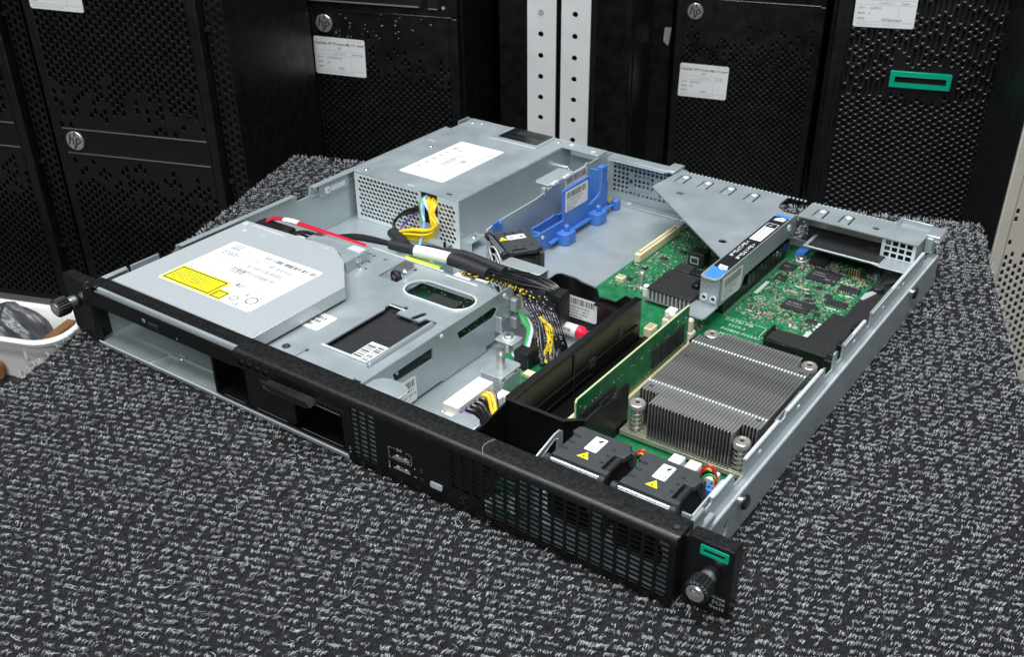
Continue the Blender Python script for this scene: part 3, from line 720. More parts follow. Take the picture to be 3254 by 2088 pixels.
# ---- black front bezel
BZ='bezel_plastic'; BF='bezel_face'
b=MB()
b.box(0,.2,.5,6.6,4.6,42.6,BZ,.8); b.box(0,4.6,36,9,16.6,42.4,BZ,.8); b.box(0,4.6,.5,1.6,14,36,BZ)                                         # left post
b.box(7.1,8.2,37.5,141,17,42.4,BZ,.6)                                  # bar over the optical drive
def xprism(bb, prof, x0, x1, m):                                       # profile of (y,z) swept along x
    fr=bb.fr; bb.fr=FYZ; bb.poly(prof,x0,x1,m); bb.fr=fr
cap=[(0.3,38.6),(0.5,40.2),(1.3,41.6),(2.6,42.4),(4,42.7),(16.4,42.7),(16.4,41.4),(3,41.2),(2.2,38.6)]
xprism(b,cap,141.2,434.6,BZ)
b.box(434.2,.6,1,434.7,16.2,42.4,BZ)
b.fr=FXZ
def solid(x0,z0,x1,z1,m=BF,y=0.3,d=2.0): b.box(x0,z0,-y-d,x1,z1,-y,m)
def vents(x0,x1,z0,z1,cols,rows,hw,hh,m=BF):
    px=(x1-x0)/cols; pz=(z1-z0)/rows
    for i in range(cols):
        for j in range(rows): b.cell(x0+i*px,z0+j*pz,x0+(i+1)*px,z0+(j+1)*pz,x0+(i+.5)*px,z0+(j+.5)*pz,hw,hh,min(hh,.95),-1.0,-.3,m,n=3,back=True)
solid(141.2,33.5,144.6,38.6); vents(144.6,171.4,34,38.6,4,2,2.6,.85); solid(144.6,33.5,171.4,34); solid(171.4,33.5,231.6,38.6)
solid(229.6,.6,232.4,33.5)
vents(232.6,251.6,3.7,38.6,3,11,2.55,1.1); solid(231.6,33.5,232.6,38.6); solid(232.4,.6,232.6,33.5); solid(232.6,.6,251.6,3.7)
solid(251.6,.6,261.3,38.6); solid(261.3,23,275.2,38.6); solid(261.3,14.6,275.2,15.4); solid(261.3,.6,275.2,8); solid(275.2,.6,302.4,38.6)
vents(302.4,323.4,13.4,38.6,3,8,2.75,1.05); solid(302.4,.6,323.4,13.4)
vents(323.4,431.6,3.7,38.6,15,11,2.85,1.1); solid(323.4,.6,431.6,3.7); solid(431.6,.6,434.6,38.6)
bez=part('front_bezel', b)
b=MB(); b.ring(430,8.4,42.6,42.9,1.6,2.8,'bezel_plastic'); b.cyl(430,8.4,42.6,42.75,1.6,'label_print'); part('screw_hole', b, bez)
b=MB(FXZ)      # prints on the bezel: dashed frame, text, symbols
z=-.24
for k in range(9):
    t=k/9
    for a,c in (((260.3+t*15.8,22.6),(260.3+t*15.8+1.0,22.9)),((260.3+t*15.8,15.7),(260.3+t*15.8+1.0,16.0))):
        if not (c[1]>20 and 264<a[0]<272): b.quad(a[0],a[1],c[0],c[1],z,'silkscreen')
for k in range(4):
    for x in (260.2,276.0): b.quad(x,16.2+k*1.75,x+.3,17.2+k*1.75,z,'silkscreen')
b.text('iLO',268,22.2,2.6,'silkscreen',z,align='C',bold=True)
b.text('\u2442' if False else 'Y',259.5,11.6,2.2,'silkscreen',z); b.quad(259.9,9.2,260.3,11.4,z,'silkscreen'); b.cyl(260.1,9,z-.02,z,.6,'silkscreen',8)
b.text('x',277.6,14.4,2.2,'silkscreen',z); b.text('##',277.3,9.2,1.7,'silkscreen',z)
b.text('2',230.2,8.6,2.6,'silkscreen',z); b.poly([(230.4,6.4),(231.6,6.4),(231,7.4)],z-.02,z,'silkscreen')
part('bezel_print', b, bez)
for zz in (15.6,8.2):
    b=MB(FXZ); b.box(261.5,zz,-12,275,zz+5.8,-9,'black_plastic'); b.poly(rrect(261.5,zz,275,zz+5.9,.4,1),-9,-.6,'dark_stud',holes=[rrect(262,zz+.5,274.5,zz+5.4,.3,1)]); b.box(262.6,zz+2.8,-9,274,zz+4.4,-1.4,'black_plastic'); b.box(262.2,zz+.55,-8,274.3,zz+.75,-.8,'nickel')
    for xx in (264.6,270.4): b.box(xx,zz+1.6,-7,xx+1.3,zz+2.4,-1.2,'label_white')
    part('usb_port', b, bez)
for zz in (14.2,8.4):
    b=MB(FXZ); b.box(281.6,zz,-.4,284,zz+2.6,-.05,'dark_rubber',.3); part('status_lamp', b, bez)
b=MB(FXZ); b.poly(rrect(289,8.4,297,12.0,.8,3),-.6,.5,'lamp_clear'); b.text('UID',293,9.2,2.9,'silkscreen',.56,align='C',bold=True); part('uid_button', b, bez, bevel=.25)
b=MB(FXZ); b.poly(rrect(305,4.5,314,11.5,1,3),-.6,.1,'bezel_face'); b.ring(309.5,8,.1,.25,1.7,2.1,'dark_rubber'); part('power_button', b, bez, bevel=.25)
b=MB(); b.tube([(322.6,2.9,42.5),(319.5,7,42.74),(319,11,42.76),(320.5,16,42.76)],.16,'label_grey',5); part('scratch', b, bez)
b=MB(); b.box(231.6,3.4,3,253,4.2,39,ST); part('vent_backing', b, bez)  # plate added close behind the vent to catch front light
b=MB(); b.box(143,3.4,33.6,172.6,4.2,39,ST); part('vent_backing', b, bez)
# steel edge under the bezel
b=MB(); b.box(6,.8,.4,228,3.2,2.3,ST,.5); b.box(6,0.2,2.6,228,1.4,3.4,'steel_edge',.3); part('front_sill', b, bez)
b=MB(); b.box(9.2,2.4,36,140.5,5.0,40.0,'bright_zinc',.7); b.box(9.2,5.4,36,140.4,8.0,41.2,ST,.5); part('bezel_strip', b, bez)
for x0,x1,y1 in ((230.5,254.8,30),(288.5,306,28)):
    b=MB(); b.poly([(x0,16.6),(x1,16.6)]+[(x1-.1,y1-6),(x1-3,y1-2),(x1-8,y1),(x0+8,y1),(x0+3,y1-2),(x0+.4,y1-6)],41.2,42.3,ST); part('bezel_tab', b, bez, bevel=.25)

# ---- drive blank in the bezel
b=MB(FXZ)
b.box(120.8,5.2,-26,122.4,33.2,0,BF,.4); b.box(122.4,31.6,-26,229.4,33.2,-.2,'black_plastic',.4); b.box(122.4,5.2,-26,229.4,6.6,0,BF,.3)
b.box(122.4,6.6,-26,229.4,31.6,-18,BF)
b.poly([(150.5,6.6),(186,6.6),(190,10),(190,31.6),(150.5,31.6)],-17.9,0,BF); b.box(126,6.7,-17,148,8,-1,BF)
b.poly([(190,28.4),(229.3,28.4),(229.3,31.6),(190,31.6)],-17.9,-.3,BF); b.box(226.8,6.6,-17.9,229.4,28.4,-.3,BF)
blank=part('drive_blank', b, None, 'black plastic filler in the empty front drive bay', bevel=.35)
b=MB(FXZ); b.poly([(172,33.6),(206,33.6),(209,31),(204,29.2),(175,30.5)],0,5.5,'black_plastic'); part('release_handle', b, blank, bevel=.6)
b=MB(FXZ); b.poly([(163,30.4),(188,30.4),(184,25),(165,27.4)],.02,.2,'label_print'); 
for x0,z0,x1 in ((165,25.9,184),(176.5,29.9,185),(191,28.9,200),(129,7.2,147),(157,7.8,182),(194,8.2,226),(202,29.6,226)): b.quad(x0,z0,x1,z0+.35,.25,'label_grey')  # grey lines paint the highlights along the plastic edges
part('blank_marks_and_glints', b, blank)
b=MB(FXZ); b.poly(rrect(187.2,27.6,189.2,31.4,.3,1),.02,.35,'label_white'); b.poly(rrect(187.8,28.3,188.6,30.6,.2,1),.35,.4,'label_print'); part('lock_mark', b, blank)

# ---- rack ears with captive thumbscrews
def thumbscrew(parent, x, z, y0, ysh, yr):
    b=MB((Vector((x,0,z)),)+FXZ[1:]); b.cyl(0,0,-yr,-ysh,4.9,'black_plastic',24); b.cyl(0,0,-ysh-.5,-ysh+5.2,4.0,'bright_zinc',24,cham=.4); 
    b.cyl(0,0,-ysh+5.0,-y0-8.4,4.4,'black_plastic',24)
    part('screw_collar', b, parent)
    b=MB((Vector((x,0,z)),)+FXZ[1:]); n=44; r0,r1=5.9,6.35; pro=[(-y0-8.6,.9),(-y0-8.0,1),(-y0-.9,1),(-y0,.88)]
    R=[[b.P((r1 if k%2 else r0)*q*math.cos(2*math.pi*k/n),(r1 if k%2 else r0)*q*math.sin(2*math.pi*k/n),zz) for k in range(n)] for zz,q in pro]
    for a,c in zip(R,R[1:]):
        for k in range(n): b.F([a[k],a[(k+1)%n],c[(k+1)%n],c[k]],'black_plastic')
    b.F(R[-1],'black_plastic'); b.F(R[0][::-1],'black_plastic')
    b.cyl(0,0,-y0-.6,-y0+.9,4.5,'bright_zinc',24,cham=.5)
    st=[]
    for k in range(12): q=2.3 if k%2==0 else 1.5; st.append((q*math.cos(math.pi*k/6),q*math.sin(math.pi*k/6)))
    b.poly(st,-y0+.88,-y0+.95,'nickel'); part('thumbscrew', b, parent, angle=25)
def ear(x0,x1,yf,label):
    b=MB(FXZ); b.poly(rrect(x0,.8,x1,42.2,2.2,4) if x0>0 else [(x0,42.2),(x0+2.2,4),(x0+5,1),(x1,.8),(x1,42.2)],-yf-8,-yf,'bezel_plastic')
    return part('rack_ear', b, None, label, bevel=.5)
er=ear(436.4,460.4,7.4,'right rack ear with green rectangle badge'); el=ear(-25.5,-.6,4.5,'left rack ear, plain black')
b=MB(); b.box(432,9,3,436.6,14,40,'black_plastic',.5); part('ear_bracket', b, er)
thumbscrew(er,449.7,25,-8.4,4.4,7.4); thumbscrew(el,-16.0,25,-11.0,3.2,4.5)
b=MB((Vector((0,7.3,0)),)+FXZ[1:]); b.poly(rrect(443.4,34.6,457.6,40.0,.3,1),0,.6,'badge_green',holes=[rrect(445.2,36.2,455.8,38.4,.2,1)]); part('badge_frame', b, er, bevel=.15)
b=MB((Vector((0,7.34,0)),)+FXZ[1:])
for k,t in enumerate(('ProLiant','DL20','Gen10')): b.text(t,458.2,11.2-k*3.1,2.9,'silkscreen',0,align='R')
b.quad(446,2.6,457,2.8,0,'dark_rubber'); part('ear_print', b, er)

# ---- optical drive
OD='drive_steel'
out=[(9,17.2),(140.6,17.2),(139.8,97),(113,124.5),(97.5,134),(92,136.5),(9,133)]
b=MB(); b.poly(out,33.2,42,OD); od=part('optical_drive', b, None, 'slim optical drive with white and yellow label', bevel=.35)
b=MB(); b.poly([(9.6,17.4),(140.2,17.4),(139.8,19.5),(137,25.5),(9.6,25.5)],42,42.35,OD); part('front_step', b, od, bevel=.15)
b=MB(); b.box(20,128.5,42,52,130,42.5,'steel_edge',.2); b.cyl(13,128.6,42,42.3,2.2,'steel_edge',16); b.cyl(21,120.2,42,42.3,1.7,'steel_edge',14)
for x,y in ((12,23.5),(88,132),(36,122)): b.box(x,y,42,x+3.4,y+.4,42.25,'steel_edge'); b.box(x,y-2.5,42,x+.4,y,42.25,'steel_edge')
part('emboss', b, od)
b=MB((Vector((29.5,37.5,42.02)),)+FXY[1:]); b.poly(rrect(0,0,85.5,66,2,3),0,.16,'label_white'); zt=.2
b.quad(1,.6,60,18,zt-.02,'label_yellow') if False else None
b.poly([(1.2,.8),(57.8,.8),(57.8,11.2),(47.6,11.2),(47.6,21),(1.2,21)],.16,.2,'label_yellow')
def framebox(x0,y0,x1,y1,t,m,zz): 
    b.quad(x0,y0,x1,y0+t,zz,m); b.quad(x0,y1-t,x1,y1,zz,m); b.quad(x0,y0,x0+t,y1,zz,m); b.quad(x1-t,y0,x1,y1,zz,m)
framebox(2.6,2.2,45.6,19.6,1.1,'label_print',.26); framebox(47.8,1.6,57,10.2,1.0,'label_print',.26)
b.scribble(5,16.6,38,1.0,'label_print',.24,7); b.scribble(49,7.4,7,.7,'label_print',.24,4)
b.text('HPE',6,56,5.0,'label_print',zt); framebox(7,60.6,13.5,63.4,.5,'label_print',zt)
b.scribble(6,52.5,18,1.1,'label_print',zt,3); b.scribble(6,44,22,.9,'label_grey',zt,3); b.scribble(24,52,14,.9,'label_grey',zt,3); b.scribble(6,36,20,.8,'label_grey',zt,4); b.scribble(30,38,16,1.0,'label_print',zt,4); b.scribble(6,28,24,.7,'label_grey',zt,3)
for k,(x,y,w) in enumerate(((38,58,46),(37,50,34),(34,42.5,34),(33,35,38))): b.barcode(x,y,x+w,y+3.8,'label_grey' if k else 'label_print',zt,int(w*.9)); b.scribble(x+2,y-1.8,w*.7,.8,'label_grey',zt,1)
b.text('RU',51,19.5,6.2,'label_print',zt,bold=True,xs=.8); b.scribble(60,22,20,.8,'label_grey',zt,3); b.scribble(60,27.5,22,.7,'label_grey',zt,2)
b.ring(64,7.8,zt-.1,zt,2.4,3.0,'label_print',20); b.text('D',63.2,6.8,2.6,'label_print',zt); b.ring(76,11.6,zt-.1,zt,3.6,4.4,'label_print',8); b.text('7',75.2,10.4,3.0,'label_print',zt); b.text('CE',67,1.6,5.0,'label_print',zt); b.text('LG',58.6,4.6,1.8,'label_grey',zt)
b.poly([(66,14),(70,14),(68,17.4)],zt-.1,zt,'label_grey'); b.scribble(60,16,5,.7,'label_grey',zt,2)
part('drive_label', b, od)
b=MB(FXZ); b.box(7.3,30.9,-1.8,141,41.4,0,'bezel_face',.45); b.box(9,31.2,-12,140,34,-1.8,'bezel_face'); of=part('drive_face', b, od)
b=MB(FXZ); b.box(66,33.8,0,75,36.4,.35,'dark_rubber',.25); b.box(60.5,35.4,0,63.2,37.6,.2,'lamp_clear',.1); b.quad(61.2,35.9,62.5,37.1,.25,'label_print'); b.cyl(92,33.4,0,.15,.5,'lamp_clear',8); b.quad(66,36.7,75,36.95,.1,'label_grey'); part('eject_button', b, od)
b=MB(); b.box(14,134,34.5,46,146,41,'black_plastic',.8); b.box(46,136,33,60,148,36.5,'pcb_dark'); b.box(49,138,36.5,57,144,37,'silkscreen'); b.box(60,140,33,66,147,38,'bright_zinc',.3); part('rear_connector', b, od)

# ---- drive cage: plate under the drive, right wall with slots
hol=[rrect(158.2,127,211.2,149,10.5,6), [(167,49),(203.6,48),(203.6,101),(206.4,101),(206.4,109),(197,109),(196,103.6),(177,103.6),(176,112),(165.4,112),(165.4,106),(167,104)], rrect(131.6,136.6,148.6,158.4,.6,1), sl(190,105.5,192,113,1.9), circ(177,112.2,2.1), circ(109,158,1.6), circ(119.5,158,1.6), rrect(108,137,113.5,150,.6,1), circ(117.5,140,1.3), circ(152,31,1.8), circ(163,38,1.4), rrect(98,150,106,160,.6,1)]
b=MB(); b.poly([(8,17),(222,17),(222,158),(206,166.5),(8,168)],30.2,31.2,ST,holes=hol); cg=part('drive_cage', b, None, 'perforated steel drive cage top', bevel=.3)
b=MB(); b.poly(rrect(157,125.8,212.4,150.2,11.5,6),31.2,32.2,'steel_edge',holes=[rrect(158.3,127.1,211.1,148.9,10.4,6)]); part('opening_rim', b, cg, bevel=.3)
b=MB(FYZ); b.poly([(17.4,2),(62,2),(62,3.4),(92,3.4),(92,2),(137,2),(137,5.5),(147,5.5),(147,17),(169,15.4),(169.5,36.4),(167,38),(18,37.6)],221.6,222.8,ST,
    holes=[[(108,29.8),(110,24.4),(112,23.4),(145,23.2),(148,24.6),(152,29),(154.8,29.6),(154.8,31.4),(149,31)],[(47.5,30.4),(49,24.6),(51,23.6),(84,22.8),(84,31.2),(81,31)],circ(158.3,34,1.6),circ(93,34.6,1.4),circ(51.5,29,1)]); part('cage_wall', b, cg, bevel=.25)
b=MB(); b.box(214.6,24,36.4,222.2,100,37.5,ST,.4); b.box(214.2,24,31.2,215,100,36.8,ST); b.box(205,44,31.2,208.5,104,34.6,ST,.8); part('cage_rail', b, cg)
for y,z,r in ((158.3,34.2,1.7),(93,34.6,1.4)):
    b=MB(FYZ); b.cyl(y,z,222.8,223.6,r,'steel_edge',14,cham=.3); part('rivet', b, cg)
b=MB((Vector((223,53,3)),Vector((0,1,0)),Vector((0,0,1)),Vector((1,0,0)))); b.poly(rrect(0,0,14,17,1.5,3),-.1,.15,'label_white'); b.barcode(1,11,12.5,15.5,'label_print',.2,18); b.text('040Y1',4,8,2.9,'label_print',.2); b.text('001  REV B',1.5,4.6,2.5,'label_print',.2); b.text('NA',1.5,1.4,2.2,'label_print',.2); part('cage_label', b, cg)
b=MB((Vector((124,58,31.25)),)+FXY[1:]); b.poly(rrect(0,0,27.5,19,1.5,3),0,.15,'label_white'); 
for k,y in enumerate((12.4,8.0,3.4)): b.barcode(2,y,24-k*2,y+3,'label_print',.2,24)
b.scribble(2,16.8,20,.9,'label_print',.2,1); part('cage_label', b, cg)
b=MB(); b.poly(rrect(143,27,163,40,1.5,3),31.3,32.2,ST); screw(b,151,33,32.2,2.6,.9,'dark_rubber'); part('cage_screw_tab', b, cg, bevel=.2)
for q in ((166,46.5,31.2,204,48.4,32.6),(166,108.4,31.2,180,109.8,32.2),(169.5,162,31.2,197,164,32.1),(100,166,31.2,165,167.4,32.2)):
    b=MB(); b.box(*q,'steel_edge',.5); part('stiffener', b, cg)
b=MB(); b.box(160,42,26.6,204,112,27.4,'mylar_black'); b.poly([(176,98),(196,104),(202,84),(184,76),(181,88)],27.4,27.6,'dark_rubber'); part('slide_liner', b, cg)
b=MB((Vector((188,49.5,27.45)),Vector((.0,1,0)),Vector((-1,0,0)),Vector((0,0,1)))); b.poly(rrect(0,-10,23,4,.3,1),0,.15,'label_white'); b.barcode(.8,-3,22,3.4,'label_print',.2,18); b.barcode(.8,-9,22,-4,'label_print',.2,18); part('liner_label', b, cg)
b=MB(); b.box(150,118,20,220,160,21.4,'pcb_dark'); R_=random.Random(4)
for k in range(150):
    x=R_.uniform(152,218); y=R_.uniform(120,158); w=R_.uniform(.5,1.6); h=R_.uniform(.4,1); b.box(x,y,21.4,x+w,y+h,21.9,R_.choice(('silkscreen','solder','chip_black','ceramic_tan')))
b.box(172,138,21.4,196,148,25,'chip_black'); b.box(176,128,21.4,200,133,23.4,'lamp_clear'); b.cyl(166,128,21.4,24,5.5,'bright_zinc',18); b.box(200,140,21.4,207,144,22.4,'label_white'); part('backplane_board', b, cg)
b=MB(); b.box(111,138,25,113.4,150,29.6,'black_plastic'); b.box(110.2,127.5,31.2,111.2,151,39.4,ST,.3); b.poly([(112,126),(98,135.6),(62,140),(62,150),(111,150.6)],38.6,39.5,ST); b.box(62,150.4,31.2,111,151.4,40.6,ST,.3); b.box(98,143,39.5,110,150,40.2,'steel_edge',.3); part('drive_bracket', b, cg, bevel=.2)
b=MB(frame((111.2,140,36),(0,1,0),(0,0,1))); b.cyl(0,0,0,1.2,2.4,'bright_zinc',16,cham=.4); b.box(-.6,-7,0,.6,0,1.6,'bright_zinc',.4); part('bracket_screw', b, cg)
b=MB(); b.box(136,146,31.3,148,160,36,'bright_zinc',1.8); b.fr=frame((139,147.6,27.6),(.93,-.35,0),(0,0,1)); b.cyl(0,0,-1,2.6,5.6,'dark_rubber',22,cham=.7); b.cyl(0,0,2.6,3.2,2.4,'bright_zinc',16,cham=.4); b.cyl(0,0,3.2,3.3,1,'label_print',6); part('plunger', b, cg)

# ---- power supply
b=MB(); b.box(5.6,249.6,41.3,112.6,408.6,42.4,ST,.4); b.box(5.6,250.4,1.4,6.6,408,41.3,ST); b.box(111.6,250.4,1.4,112.6,408,41.3,ST); b.box(5.6,407.4,1.4,112.6,408.4,41.3,ST)
ps=part('power_supply', b, None, 'boxy steel power supply with honeycomb front and white label', bevel=.15)
b=MB((Vector((0,249.6,0)),)+FXZ[1:]); hx,hz=3.9,3.36
def honey(x0,x1,z0,z1):
    nr=int((z1-z0)/hz); h=(z1-z0)/nr
    for j in range(nr):
        n=int((x1-x0-hx/2)/hx); xs=x0+(hx/2 if j%2 else 0); za=z0+j*h
        if j%2: b.box(x0,za,-1,xs,za+h,0,ST)
        for i in range(n): b.cell(xs+i*hx,za,xs+(i+1)*hx,za+h,xs+(i+.5)*hx,za+h/2,1.62,1.66,0,-1,0,ST,hexa=True)
        if x1-(xs+n*hx)>.01: b.box(xs+n*hx,za,-1,x1,za+h,0,ST)
honey(8.6,73,4,39.6); honey(92,110,4,36.5); b.box(5.7,1.4,-1,8.6,41.2,0,ST); b.box(8.6,1.4,-1,110,4,0,ST); b.box(8.6,39.6,-1,73,41.2,0,ST); b.box(110,1.4,-1,112.5,41.2,0,ST); b.box(92,36.5,-1,110,41.2,0,ST); b.box(73,4,-1,75.5,41.2,0,ST); b.box(75.5,4,-1,92,16,0,ST)
b.mats=['steel_edge' if q==ST else q for q in b.mats]; part('honeycomb_front', b, ps, bevel=0)
b=MB(); b.box(9,252,4,110,254,40,'chip_black'); 
R_=random.Random(8)
for k in range(16): x=R_.uniform(10,72); z=R_.uniform(6,34); b.box(x,251.2,z,x+R_.uniform(3,9),252,z+R_.uniform(2,6),R_.choice(('pcb_dark','ceramic_tan','chip_black','pcb_green','label_grey','gold')))
for k in range(6): x=R_.uniform(93,104); z=R_.uniform(18,34); b.box(x,251.2,z,x+5,252,z+3,'ceramic_tan')
part('inner_parts', b, ps)
b=MB((Vector((34.5,271,42.42)),)+FXY[1:]); b.poly(rrect(0,0,46,83,2,3),0,.16,'label_white'); zt=.2
f0=b.fr; b.fr=(Vector((34.5,271,42.42)),Vector((0,1,0)),Vector((-1,0,0)),Vector((0,0,1)))        # printed along the depth
for k in range(6): b.barcode(16+k*9.5,-8.6,16+k*9.5+random.uniform(2,6),-4.6,'label_grey',zt,8)
b.scribble(34,-14,20,1.0,'label_grey',zt,2); b.scribble(30,-20,26,1.2,'label_print',zt,3); b.scribble(24,-28,24,1.2,'label_grey',zt,3); b.text('S',62,-16,7,'label_print',zt); b.text('UL',42,-34,5.4,'label_print',zt,bold=True); b.text('of',52,-26,4,'label_print',zt); b.text('X',70,-15,4,'label_grey',zt)
b.scribble(50,-38,28,1.1,'label_grey',zt,2); b.scribble(12,-42,10,.8,'label_grey',zt,2); b.scribble(60,-42,18,.9,'label_print',zt,1); b.scribble(6,-16,5,.8,'label_grey',zt,3); part('supply_label', b, ps)
b=MB(); b.poly(rrect(48.6,376.4,97.2,408.4,.8,2),42.4,42.9,ST); b.poly(rrect(52.6,382,93.6,408.8,1.2,2),42.9,43.1,'gloss_black'); b.box(60,388,43.1,84,389,43.25,'dark_rubber'); b.box(62,396,43.1,90,404,43.2,'mylar_black'); b.box(48.6,375.4,42.4,97.2,376.6,43.0,'steel_edge',.2); part('vent_window', b, ps)
for x,y in ((12,399),(20,402),(103.5,402),(12,258),(20,330)):
    b=MB(); screw(b,x,y,42.4,2.0,.5); part('case_screw', b, ps)
b=MB(); b.box(60,252,42.4,67,253,42.9,'steel_edge',.2); b.box(97,255,42.4,102,256,43,'label_print'); b.box(8,340,42.4,16,341,42.8,'steel_edge',.2); b.box(95,377,42.4,97,379,42.8,'steel_edge'); part('case_lance', b, ps)
b=MB(); b.poly([(112.6,252),(123,252),(123,270),(112.6,270)],8,9,ST); b.box(112.6,251,1.2,123,252,9,ST,.3); screw(b,118,261,9,2.4,1.2); part('mounting_foot', b, ps)
b=MB((Vector((112.6,390,26)),Vector((0,1,0)),Vector((0,0,1)),Vector((1,0,0)))); b.cyl(0,0,0,9,2.6,'bright_zinc',14); b.ring(0,0,9,9.6,1.2,3.0,'bright_zinc'); part('spacer_post', b, ps)

# power leads leaving the supply
lead=MB(); hub=empty_h=None
R_=random.Random(21)
def lead_obj(name, pts, r, m, parent=srv, **k):
    b=MB(); b.tube(pts,r,m,**k); return part(name, b, parent)
for k in range(10):
    d=(k%5)*2.0+R_.uniform(-.8,.8); f=(k//5)*2.6+R_.uniform(-1,1)
    lead_obj('yellow_lead', [(82+k*.9,252,37-d*.3),(85+k*.7,247,35-d*.4),(91+R_.uniform(-1,1)-f*.3,245-f,28-d*.6),(96-d*.5,243-f,20-d*1.1),(90-d*.3,240-f*1.2,15.5-d*1.0),(78,237-f*1.3,14-d*.9),(68,232-f*.6,11.5-d*.5),(72,227,9.5)],1.2,'wire_yellow')
for k in range(6):
    lead_obj('black_lead', [(80+R_.uniform(-3,2),252,34),(76-k*.8,245,30-k),(66-k*.9,241+R_.uniform(-1,1),25-k*.9),(58-k*.4,238,17-k*.6),(60+k*.6,233,11),(70+k,227,9+R_.uniform(0,3))],1.15,'wire_black')
lead_obj('blue_lead', [(80,252,38),(81,246,35),(83,243,26),(85.5,240,18),(86,236,10),(87,231,4)],1.2,'wire_blue')
lead_obj('green_lead', [(78,252,37),(77.5,246,33),(80,244,26),(83,241,20)],1.1,'wire_green')
lead_obj('white_lead', [(79,252,36),(79.5,246,33),(82,243,27),(85,241,22)],.9,'wire_white')
lead_obj('violet_lead', [(78,250,27),(72,243,22),(66,238,15),(66,233,11)],.9,'wire_violet')
b=MB(); b.tube([(80,247.5,36),(88,246.2,28),(92,245.4,24)],1.9,'white_plastic',10); b.tube([(92,245.4,24.4),(94.5,245,20)],2.3,'white_plastic',10); part('cable_tie', b)
b=MB(); b.tube([(60,232,9),(72,226,8.6),(82,220,8)],5.2,'dark_rubber',12,flat=.8); b.tube([(84,226,5),(96,222,4.6),(104,216,4.6)],4.4,'label_grey',12,flat=.55); part('cable_sleeve', b)

# drive cables running along the back of the cage
lead_obj('red_data_cable', [(20,142,41),(27,146,43.6),(45,148.5,43.4),(68,152,41),(86,158,37),(96,164,33)],2.3,'wire_red',flat=.5)
b=MB(); b.tube([(33,147.2,43.7),(40,148.4,43.8),(46,149,43.6)],2.6,'label_white',10,flat=.55); part('cable_tag', b)
lead_obj('black_power_cable', [(46,142,38),(56,147,39.6),(74,150,37.5),(90,157,34)],1.5,'wire_black')
for k in range(4): lead_obj('black_signal_lead', [(52+k*4,156+k*2,33),(76+k*2,164+k*1.6,34.5+k*.6),(96,169+k*1.2,35+k*.4),(114,172+k*.9,35.5)],1.15,'wire_black')
b=MB(); b.tube([(112,172.4,35.5),(124,173.2,36),(137,173.6,36.4)],3.7,'dark_rubber',14); part('cable_sleeve', b)
b=MB(); b.tube([(135,173.4,36.4),(149,175,37),(165,176.6,37)],4.4,'label_white',16); part('white_cable_label', b)
b=MB(); b.tube([(163.5,176.2,37),(176,176,36.6),(198,174,36)],4.6,'dark_rubber',16,m2=None); part('cable_sleeve', b)
b=MB(); b.tube([(152,183,36),(168,184.5,38),(186,183.0,38.4),(207,180.4,38)],3.5,'dark_rubber',14); part('cable_sleeve', b)
for k in range(3): lead_obj('black_signal_lead', [(122,181-k,33),(138,184-k*1.2,36.5),(156,184-k,37)],1.1,'wire_black')
for k in range(6):
    lead_obj('black_power_cable', [(195+(k%2)*9,172+k*1.8,36+(k%3)*.8),(212,170.5+k*2.2,38+(k%2)*1.2),(226,170+k*2.9+.9*math.sin(k*2),38.6+(k%3)*.9),(239,173+k*2.4,38.4+(k%2)*.6),(247.5,176+k*1.7,36.6),(251,177+k*1.4,33)],1.05,'wire_black')
b=MB(); b.box(245.5,175,14,256,186.5,36,'black_plastic',.6); b.box(249,173.4,16,253,175,30,'black_plastic',.4); part('cable_plug', b)
b=MB(); b.box(130,166.8,31.3,160.6,168.4,33.4,'label_yellow',.4); b.box(130,168.4,31.2,160,172,32.4,'wire_green',.4); part('yellow_edge_strip', b)
b=MB(); b.box(116,206,25,134.5,214,26,ST,.3); b.box(116,213,1.2,134.5,214,25,ST); b.box(132.6,206,26,134.2,207.4,30,'black_plastic'); part('cable_guide', b)
b=MB(); b.box(150,214,1.2,166,222,3,'label_white',.5); part('floor_label', b)
b=MB(); b.box(172,168,28,186,176,31,'white_plastic',.6); part('white_clip', b)

# woven ribbon of sleeved leads dropping behind the shroud
RL=[(222,172,34.5),(229,168,34.6),(240,159,32),(252,152,26),(262,141,16),(268.5,135,9)]; RR=[(222.5,176,36),(249,168,36.6),(266,154,34.4),(274.5,148.5,26.4),(278.4,148,15.5),(276.5,143.5,9)]
for k in range(14):
    t=k/13; w=1.1*math.sin(k*2.1)
    lead_obj('sleeved_lead', [(a_[0]+(c_[0]-a_[0])*t+w*.4*(q>1), a_[1]+(c_[1]-a_[1])*t, a_[2]+(c_[2]-a_[2])*t+w*(.5 if 0<q<5 else 0)+1.2*math.sin(math.pi*t)*(q in (1,2,3))) for q,(a_,c_) in enumerate(zip(RL,RR))],.95,'wire_black',smooth=20,seg=8,m2='braid_light' if k%3==0 else None)
for k in range(3): lead_obj('gold_sleeved_lead', [(255+k*2,153-k*1.5,30.5),(261+k*2.6,150-k*.8,28.6),(267+k*.8,144.5+k*.6,20),(266.5+k*1.6,140+k,13),(268+k,137,9.5)],1.1,'wire_yellow',smooth=16,seg=8,m2='wire_black')
for k in range(4): lead_obj('gold_sleeved_lead', [(178+k*4,170+k*.7,33),(196+k*3,170.5+k*.8,34),(214,171.5-k*.8,35.4),(230,170-k*1.4,36.2),(247+k*2,165-k*1.6,36.8)],.95,'wire_black',smooth=16,seg=8,m2='wire_yellow')

